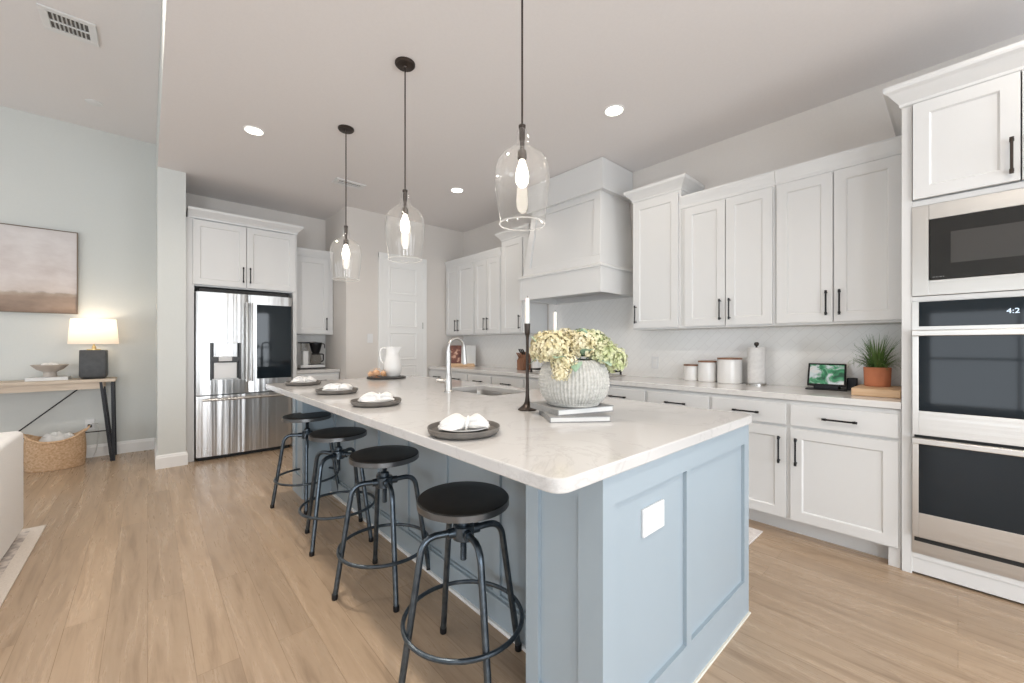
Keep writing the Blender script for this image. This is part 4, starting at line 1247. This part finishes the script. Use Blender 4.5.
for i in range(3):
    sp.tube([(-.01 + .01 * i, -.02, .02), (-.03, -.08 + .02 * i, .004 + .002), (-.02 - .03 * i, -.115, .004)], .0028, 6)
sp.build('stalks', M['midwood'], df)

# ------------------------------------------------------------------ on the wall counter
CZ = .9185
def canister(loc, label, r, h):
    t = thing('canister', label, 'canister', loc, 0, 'white canisters on the wall counter')
    MB().lathe([(r - .004, 0), (r, .004), (r, h - .016), (r - .003, h - .013)], 40).build('jar', M['white_china'], t)
    MB().lathe([(r - .004, h - .013), (r + .001, h - .012), (r + .001, h - .001), (r - .002, h)], 40).build('lid', M['midwood'], t)
canister((3.585, 1.590, CZ), 'smallest white canister with dark wooden lid, leftmost of the three', .062, .142)
canister((3.580, 1.450, CZ), 'middle-sized white canister with wooden lid, between the other two', .072, .178)
canister((3.575, 1.268, CZ), 'largest white canister with wooden lid, next to the paper towels', .092, .208)
tr_ = thing('paper_towel_holder', 'paper towel stand with dark knob right of the canisters', 'paper towel holder', (3.57, 1.068, CZ), 0)
MB().lathe([(.072, 0), (.072, .010), (.068, .013), (0, .013)], 36, cap1=False).build('base', M['chrome'], tr_)
MB().lathe([(.007, .012), (.007, .305), (.012, .308), (.017, .315), (.017, .330), (.010, .336), (0, .337)], 18, cap1=False).build('post', M['bronze'], tr_)
tag(MB().lathe([(.020, .0), (.061, 0), (.062, .003), (.062, .277), (.061, .28), (.020, .28), (.020, .0)], 44, (3.57, 1.068, CZ + .0135), cap0=False, cap1=False).build('paper_towel_roll', M['linen']),
    'white paper towel roll on its stand', 'paper towels')

sd = thing('smart_display', 'small black smart display with a bright green picture on its screen', 'smart display', (3.55, .622, CZ), RW + .10)
R_ = Matrix.Translation((0, -.035, .028)) @ Matrix.Rotation(math.radians(-30), 4, 'X')
def rot_build(b, name, m, parent, bevel=.0):
    b.v = [tuple(R_ @ Vector(p)) for p in b.v]
    return b.build(name, m, parent, smooth=False, bevel=bevel)
rot_build(MB().box(-.108, .108, -.002, .012, 0, .178), 'bezel', M['black'], sd, .004)
rot_build(MB().box(-.096, .096, -.0035, -.0015, .014, .164), 'screen', M['screen'], sd)
bk = MB(); vs = []
for x, y, z in ((-.085, .012, .01), (.085, .012, .01), (.085, .012, .14), (-.085, .012, .14)): vs.append(tuple(R_ @ Vector((x, y, z))))
for x, y, z in ((-.075, .075, 0), (.075, .075, 0), (.06, .085, .085), (-.06, .085, .085)): vs.append((x, y, z))
bk.add(vs, [(0, 1, 2, 3), (4, 5, 6, 7), (0, 1, 5, 4), (1, 2, 6, 5), (2, 3, 7, 6), (3, 0, 4, 7)])
bk.build('speaker_body', M['black'], sd, smooth=False, bevel=.006)
MB().box(-.115, .115, -.065, .085, 0, .008).build('stand_plate', M['black'], sd, smooth=False, bevel=.003)
MB().box(-.07, .07, -.04, .05, .006, .035).build('stand_neck', M['black'], sd, smooth=False, bevel=.004)
pw = thing('power_brick', 'small black plug-in box between the smart display and the wooden board', 'power adapter', (3.625, .492, CZ), RW)
MB().box(-.028, .028, -.02, .03, 0, .085).build('case', M['black'], pw, smooth=False, bevel=.006)
MB().tube(smoothpts([(0, .02, .03), (.03, .06, .012), (.06, .09, .006), (.10, .10, .004)], 6), .003, 6).build('cable', M['black'], pw)

bd = thing('cutting_board', 'thick light maple board under the terracotta plant pot', 'cutting board', (3.45, .337, CZ), RW)
MB().box(-.112, .112, -.18, .18, 0, .046).build('slab', M['lightwood'], bd, smooth=False, bevel=.004)
pp = thing('terracotta_pot', 'terracotta pot holding a grassy green plant on the maple board', 'plant pot', (3.53, .353, CZ + .0465), 0)
MB().lathe([(.060, 0), (.064, .003), (.067, .06), (.069, .122), (.063, .123), (.061, .105), (.055, .10)], 40, cap1=False).build('pot', M['terracotta'], pp)
MB().lathe([(.0605, .098), (.04, .102), (0, .104)], 28, cap0=False, cap1=False).build('soil', M['soil'], pp)
gp = thing('grass_plant', 'spiky green grass plant growing in the terracotta pot', 'plant', (3.53, .353, CZ + .150), 0)
gb = MB(); rnd = random.Random(11)
for i in range(190):
    a = rnd.uniform(0, 2 * PI); L = rnd.uniform(.15, .265); lean = rnd.uniform(.08, 1.3)
    r0 = rnd.uniform(0, .042)
    base = Vector((r0 * math.cos(a), r0 * math.sin(a), -.004)); dr_ = Vector((math.cos(a), math.sin(a), 0)); sd_ = Vector((-math.sin(a), math.cos(a), 0))
    vs, fs = [], []
    N = 6
    for j in range(N + 1):
        t_ = j / N
        ang = lean * (.45 + .75 * t_)
        p = base + dr_ * (L * t_ * math.sin(ang)) + Vector((0, 0, L * t_ * math.cos(ang)))
        p.x = min(p.x, .155); p.y = min(max(p.y, -.135), .125)
        wd = .0027 * (1 - t_ ** 2.2) + .0003
        vs += [p - sd_ * wd, p + sd_ * wd]
    for j in range(N): fs.append((j * 2, j * 2 + 1, j * 2 + 3, j * 2 + 2))
    gb.add(vs, fs)
gb.build('foliage', M['leaf'], gp)

# cookbook on a stand near the pantry end
cb = thing('cookbook_stand', 'wooden easel holding the open cookbook near the pantry end', 'book stand', (3.40, 4.87, CZ), -.72)
MB().box(-.20, .20, -.07, .10, 0, .018).build('base', M['lightwood'], cb, smooth=False, bevel=.003)
MB().box(-.20, .20, -.07, -.045, .018, .045).build('lip', M['lightwood'], cb, smooth=False, bevel=.003)
R2 = Matrix.Translation((0, -.03, .018)) @ Matrix.Rotation(math.radians(-17), 4, 'X')
b = MB().box(-.18, .18, .020, .032, 0, .27, R2); b.build('back_board', M['midwood'], cb, smooth=False, bevel=.003)
bo_ = thing('cookbook', 'open cookbook showing a dark food photo beside a white page', 'book', (3.40, 4.87, CZ), -.72)
for s, m_ in ((-1, M['pagephoto']), (1, M['paper'])):
    vs, fs = [], []
    N = 8
    for i in range(N + 1):
        t_ = i / N; x = s * .21 * t_; th = .020 * math.sin(PI * min(1, t_ * 1.0)) ** .6 * (1 - .5 * t_) + .003
        for z in (0, .30):
            for y in (.018, .018 - th): vs.append(R2 @ Vector((x, y, z + .002)))
    for i in range(N):
        o_ = i * 4
        fs += [(o_, o_ + 4, o_ + 6, o_ + 2), (o_ + 1, o_ + 3, o_ + 7, o_ + 5), (o_, o_ + 1, o_ + 5, o_ + 4), (o_ + 2, o_ + 6, o_ + 7, o_ + 3)]
    fs += [(0, 2, 3, 1), (N * 4, N * 4 + 1, N * 4 + 3, N * 4 + 2)]
    b = MB(); b.add(vs, fs)
    b.build('photo_page' if s < 0 else 'text_page', m_, bo_, angle=60)

# knife block and utensil crock left of the cooktop
kn = thing('knife_block', 'slanted brown wooden knife block left of the cooktop', 'knife block', (3.50, 3.66, CZ), RW)
b = MB(); b.add([(x, y, z) for x in (-.055, .055) for y, z in ((-.06, 0), (.08, 0), (.08, .20), (.02, .23), (-.06, .12))],
                [(4, 3, 2, 1, 0), (5, 6, 7, 8, 9)] + [(i, (i + 1) % 5, 5 + (i + 1) % 5, 5 + i) for i in range(5)])
b.build('block', M['midwood'], kn, smooth=False, bevel=.004)
for xx in (-.033, 0, .033):
    for q in (0, 1):
        c0 = Vector((xx, -.035 + .035 * q, .145 + .045 * q)); d_ = Vector((0, -.55, .83))
        MB().tube([c0 - d_ * .01, c0 + d_ * .03, c0 + d_ * .085], [.007, .009, .008], 8).build('knife_handle', M['rangeblack'] if q else M['midwood'], kn)
uc = thing('utensil_crock', 'white crock of wooden utensils between knife block and cooktop', 'crock', (3.50, 3.42, CZ), RW)
MB().lathe([(.058, 0), (.064, .004), (.066, .15), (.066, .158), (.060, .158), (.058, .02)], 32, cap1=True).build('crock', M['white_china'], uc)
for i, (a, le, L) in enumerate(((.3, .25, .29), (1.6, .2, .31), (2.9, .28, .28), (4.4, .22, .30), (5.4, .15, .27))):
    d_ = Vector((math.cos(a) * le, math.sin(a) * le, 1)).normalized()
    q0 = Vector((-.02 * math.cos(a), -.02 * math.sin(a), .03))
    tag_ = thing('wooden_utensil', ('wooden spoon leaning right in the white crock', 'wooden spoon standing tallest at the back of the crock', 'wooden spoon leaning left in the white crock', 'wooden spoon leaning forward in the white crock', 'short wooden spoon upright in the white crock')[i], 'utensil', (3.50, 3.42, CZ), RW, 'wooden utensils in the crock')
    b = MB().tube([q0, q0 + d_ * (L - .06)], .0045, 8); b.build('shaft', M['lightwood'] if i % 2 else M['midwood'], tag_)
    e = MB().lathe([(.003, -.035), (.016, -.02), (.021, 0), (.018, .02), (.006, .034)], 16, sy=.3)
    e.v = [tuple(Vector(p) + q0 + d_ * (L - .03)) for p in e.v]
    e.build('bowl', M['lightwood'] if i % 2 else M['midwood'], tag_)
for k_, (y, lb) in enumerate(((1.99, 'white outlet plate on the backsplash between cooktop and canisters'), (3.98, 'white outlet plate on the backsplash left of the knife block'))):
    wo = thing('wall_outlet', lb, 'outlet', (3.6895, y, 1.06), RW)
    MB().box(-.036, .036, -.006, 0, -.058, .058).build('plate', M['white_plastic'], wo, smooth=False, bevel=.002)
    b = MB()
    for z in (-.022, .022): b.box(-.016, .016, -.0085, -.005, z - .015, z + .015)
    b.build('socket', M['white_china'], wo, smooth=False, bevel=.001)

# mats
tag(MB().box(2.24, 3.00, .86, 2.4, .0005, .010).build('kitchen_mat', M['mat'], bevel=.003, smooth=False), 'pale runner mat on the floor between island and wall cabinets', 'mat')

# ------------------------------------------------------------------ living room
cn = thing('console_table', 'pale oak console table with black V legs against the living room wall', 'console table', (-1.13, 6.185, 0))
CL = .875
MB().box(-CL, CL, -.18, .175, .845, .875).build('tabletop', M['consolewood'], cn, smooth=False, bevel=.002)
MB().box(-CL + .09, CL - .09, -.155, -.135, .775, .845).build('apron', M['consolewood'], cn, smooth=False)
MB().box(-CL + .09, CL - .09, .135, .155, .775, .845).build('apron', M['consolewood'], cn, smooth=False)
for s in (-1, 1):
    for y in (-.155, .150):
        l = MB()
        q = []
        for xa in (.765, .850):
            P = [Vector((s * xa, y, .845)), Vector((s * (.862 if xa > .8 else .845), y, .0))]
            dx = .011
            l.add([(P[0].x - dx, y - .011, .845), (P[0].x + dx, y - .011, .845), (P[0].x + dx, y + .011, .845), (P[0].x - dx, y + .011, .845),
                   (P[1].x - dx, y - .011, 0), (P[1].x + dx, y - .011, 0), (P[1].x + dx, y + .011, 0), (P[1].x - dx, y + .011, 0)],
                  [(0, 1, 2, 3), (7, 6, 5, 4), (0, 4, 5, 1), (1, 5, 6, 2), (2, 6, 7, 3), (3, 7, 4, 0)])
        l.build('leg', M['black'], cn, smooth=False)
    MB().tube([(s * .845, -.155, .29), (s * .845, .15, .29)], .007, 8).build('side_rail', M['black'], cn)
    MB().tube([(s * .62, .12, .80), (0, .12, .20)], .006, 8).build('brace', M['black'], cn)
MB().tube([(-.84, .14, .285), (.84, .14, .285)], .006, 8).build('stretcher', M['black'], cn)

lp = thing('table_lamp', 'lit table lamp with square charcoal base and white tapered shade', 'lamp', (-.425, 6.175, .8755))
LZ = .8755
def rsec(b, secs, r=.02, n=5, cap0=True, cap1=True):
    vs, fs = [], []
    for hx_, hy_, z, rr in secs: vs += [(x, y, z) for x, y in rrect(-hx_, hx_, -hy_, hy_, rr, n)]
    N = 4 * (n + 1)
    for i in range(len(secs) - 1):
        for j in range(N): fs.append((i * N + j, i * N + (j + 1) % N, (i + 1) * N + (j + 1) % N, (i + 1) * N + j))
    if cap0: fs.append(tuple(range(N)))
    if cap1: fs.append(tuple(range((len(secs) - 1) * N, len(secs) * N)))
    return b.add(vs, fs)
rsec(MB(), [(.070, .070, 0, .015), (.085, .085, .004, .018), (.100, .100, .022, .022), (.104, .104, .035, .022), (.102, .102, .295, .02), (.098, .098, .303, .018)]).build('base', M['lampbase'], lp)
MB().lathe([(.055, .303), (.055, .312), (.018, .316), (.014, .345), (.008, .35), (.008, .43)], 24).build('neck', M['brass'], lp)
MB().lathe([(.192, .365), (.172, .632)], 56, cap0=False, cap1=False).build('shade', M['shade'], lp)
MB().lathe([(.012, .43), (.03, .455), (.034, .485), (.022, .515), (0, .522)], 18, cap1=False).build('bulb', emit('lamp_bulb', (1, .80, .58), 5), lp)
ll = bpy.data.lights.new('table_lamp_glow', 'POINT'); ll.energy = 2.8; ll.color = (1, .80, .58); ll.shadow_soft_size = .04
lo = bpy.data.objects.new('table_lamp_glow', ll); COL.objects.link(lo); lo.location = (-.425, 6.175, .8755 + .56)

bk_ = thing('book', 'white book lying under the pedestal bowl on the console', 'book', (-.89, 6.08, .8755))
MB().box(0, .29, 0, .20, 0, .004).build('cover', M['paper'], bk_, smooth=False)
MB().box(.003, .287, .003, .20, .004, .028).build('pages', M['paper'], bk_, smooth=False)
MB().box(0, .29, 0, .20, .028, .032).build('cover', M['white_plastic'], bk_, smooth=False, bevel=.001)
bw = thing('pedestal_bowl', 'beige clay footed bowl on the white book', 'bowl', (-.735, 6.175, .908))
MB().lathe([(.048, 0), (.050, .008), (.044, .045), (.05, .055), (.09, .075), (.125, .115), (.132, .122), (.128, .124), (.115, .108), (.08, .085), (0, .078)], 44, cap1=False).build('bowl', M['clay'], bw)
rnd = random.Random(3)
for i, (x, y, z, lb) in enumerate(((-.03, -.02, .112, 'white knobbly ball at the left of the pedestal bowl'), (.035, -.03, .108, 'white knobbly ball at the right of the pedestal bowl'), (.0, .04, .112, 'white knobbly ball at the back of the pedestal bowl'))):
    b = MB().lathe([(.012, -.030), (.025, -.02), (.032, 0), (.025, .02), (.012, .030)], 18, fn=lambda r, z_, a, i_: r * (1 + .07 * math.sin(4 * a + i_)))
    o = b.build('decor_ball', M['linen'], loc=(-.735 + x, 6.175 + y, .908 + z)); tag(o, lb, 'ornament', 'white balls in the pedestal bowl')

bs = thing('wicker_basket', 'oval woven seagrass basket under the console table', 'basket', (-.685, 6.08, 0))
prof = [(.80, 0), (.92, .006)] + [(.95 + .06 * i / 40, .012 + i * .31 / 40) for i in range(41)]
def oval(r, z, a, i):
    return r
b = MB(); vs, fs = [], []
nseg = 168
def brim(a):          # rim rises towards both ends
    return .275 + .075 * abs(math.cos(a)) ** 2.5
rows = 30
for i in range(rows + 1):
    t_ = i / rows
    for j in range(nseg):
        a = 2 * PI * j / nseg
        bul = .93 + .07 * math.sin(PI * min(1, t_ * .8 + .12))
        wv = .0062 * math.sin(a * 34 + (PI if i % 2 else 0)) if 0 < i < rows - 1 else 0
        vs.append((.208 * bul * math.cos(a) + wv * math.cos(a), .155 * bul * math.sin(a) + wv * math.sin(a), t_ * brim(a)))
for j in range(nseg):
    a = 2 * PI * j / nseg
    vs.append((.19 * math.cos(a), .137 * math.sin(a), brim(a)))
for j in range(nseg):
    a = 2 * PI * j / nseg
    vs.append((.175 * math.cos(a), .122 * math.sin(a), .02))
for i in range(rows + 2):
    for j in range(nseg):
        k_ = (j + 1) % nseg
        fs.append((i * nseg + j, i * nseg + k_, (i + 1) * nseg + k_, (i + 1) * nseg + j))
fs.append(tuple(range(nseg))); fs.append(tuple(range((rows + 2) * nseg, (rows + 3) * nseg)))
b.add(vs, fs); b.build('woven_body', M['basket'], bs, angle=180)
rim = MB().tube([(.203 * math.cos(a), .150 * math.sin(a), brim(a) + .004) for a in [2 * PI * i / 60 for i in range(60)]], .011, 10, closed=True)
rim.build('braided_rim', M['basket'], bs)
for s in (-1, 1):
    MB().tube(smoothpts([(s * .205, -.04, .345), (s * .228, -.02, .375), (s * .232, 0, .385), (s * .228, .02, .375), (s * .205, .04, .345)], 5), .009, 8).build('handle', M['basket'], bs)
# crumpled throw inside the basket
b = MB(); vs, fs = [], []
for i in range(22):
    for j in range(36):
        r_ = i / 21; a = 2 * PI * j / 36
        z = .345 - .095 * r_ ** 2 + .028 * math.sin(3 * a + 2 * r_) * r_ + .016 * math.sin(7 * a - 6 * r_) * r_ + .012 * math.sin(13 * r_)
        vs.append((.158 * r_ * math.cos(a), .105 * r_ * math.sin(a), min(z, .38)))
for i in range(21):
    for j in range(36):
        k_ = (j + 1) % 36
        fs.append((i * 36 + j, i * 36 + k_, (i + 1) * 36 + k_, (i + 1) * 36 + j))
k0 = len(vs)
for j in range(36):
    a = 2 * PI * j / 36; vs.append((.15 * math.cos(a), .10 * math.sin(a), .03))
for j in range(36):
    fs.append((21 * 36 + j, 21 * 36 + (j + 1) % 36, k0 + (j + 1) % 36, k0 + j))
fs.append(tuple(range(k0, k0 + 36)))
b.add(vs, fs)
tag(b.build('throw_blanket', M['throw'], loc=(-.685, 6.08, 0), angle=180), 'pale grey throw blanket stuffed in the seagrass basket', 'blanket')

pc = thing('painting', 'framed landscape painting with pale sky and brown field above the console', 'painting', (-1.24, 6.38, 1.563))
MB().box(-.675, .675, -.03, -.004, .006, .868).build('canvas', M['painting'], pc, smooth=False)
f = MB()
for q in ((-.683, -.675, 0, .875), (.675, .683, 0, .875), (-.675, .675, 0, .006), (-.675, .675, .868, .875)): f.box(q[0], q[1], -.040, -.002, q[2], q[3])
f.build('frame', mat('dark_gilt_frame', (.16, .115, .08), .45, .4), pc, smooth=False)
lo_ = thing('wall_outlet', 'white outlet plate low on the living room wall behind the console leg', 'outlet', (-.47, 6.384, .36))
MB().box(-.036, .036, -.006, 0, -.058, .058).build('plate', M['white_plastic'], lo_, smooth=False, bevel=.002)
MB().box(-.016, .016, -.03, -.005, -.03, .005).build('plug', M['black'], lo_, smooth=False, bevel=.003)
tag(MB().tube(smoothpts([(-.47, 6.358, .35), (-.44, 6.345, .375), (-.405, 6.35, .35), (-.405, 6.352, .22), (-.42, 6.35, .08), (-.44, 6.34, .02)], 8), .004, 8).build('lamp_cord', M['cablegrey']),
    'thin pale lamp cord hanging from the low wall outlet', 'cord')

sf = thing('sofa', 'off-white upholstered sofa cut off by the left edge, its back to the kitchen', 'sofa', (-.59, 0, .014))
def cushion(b, x0, x1, y0, y1, z0, z1, r=.04):
    vs, fs = [], []
    n = 5
    secs = []
    for i in range(n + 1):
        a = PI / 2 * i / n; secs.append((r * (1 - math.sin(a)), z0 + r * (1 - math.cos(a))))
    for i in range(n + 1):
        a = PI / 2 * i / n; secs.append((r * (1 - math.cos(a)), z1 - r * (1 - math.sin(a))))
    for ins, z in secs:
        vs += [(x, y, z) for x, y in rrect(x0 + ins, x1 - ins, y0 + ins, y1 - ins, max(.008, r - ins * .5), 5)]
    N = 24
    for i in range(len(secs) - 1):
        for j in range(N): fs.append((i * N + j, i * N + (j + 1) % N, (i + 1) * N + (j + 1) % N, (i + 1) * N + j))
    fs += [tuple(range(N)), tuple(range((len(secs) - 1) * N, len(secs) * N))]
    return b.add(vs, fs)
cushion(MB(), -.20, 0, 2.02, 4.04, .03, .672, .03).build('back', M['sofa'], sf, angle=60)
cushion(MB(), -.92, -.20, 2.02, 4.02, .03, .30, .025).build('seat_base', M['sofa'], sf, angle=60)
cushion(MB(), -.94, -.19, 3.82, 4.035, .03, .60, .03).build('arm', M['sofa'], sf, angle=60)
cushion(MB(), -.94, -.19, 2.02, 2.235, .03, .60, .03).build('arm', M['sofa'], sf, angle=60)
for y0_ in (2.245, 3.035):
    cushion(MB(), -.95, -.205, y0_, y0_ + .78, .29, .46, .04).build('seat_cushion', M['sofa'], sf, angle=60)
    cushion(MB(), -.38, -.205, y0_, y0_ + .78, .45, .78 - .14, .05).build('back_cushion', M['sofa'], sf, angle=60)
for x in (-.88, -.05):
    for y in (2.08, 3.98): MB().lathe([(.018, 0), (.022, .04)], 12, (x, y, -.0035)).build('leg', M['midwood'], sf)
rg = thing('area_rug', 'beige patterned area rug under the off-white sofa', 'rug', (0, 0, 0))
MB().box(-3.1, -.512, 1.2, 4.165, .0005, .010).build('field', M['rug'], rg, smooth=False, bevel=.003)
b = MB()
for q in ((-3.02, -.575, 4.05, 4.095), (-.62, -.575, 1.3, 4.05), (-3.02, -.66, 3.97, 4.02), (-.69, -.65, 1.3, 3.97)): b.box(*q, .0095, .0105)
b.build('border_pattern', M['rugpattern'], rg, smooth=False)
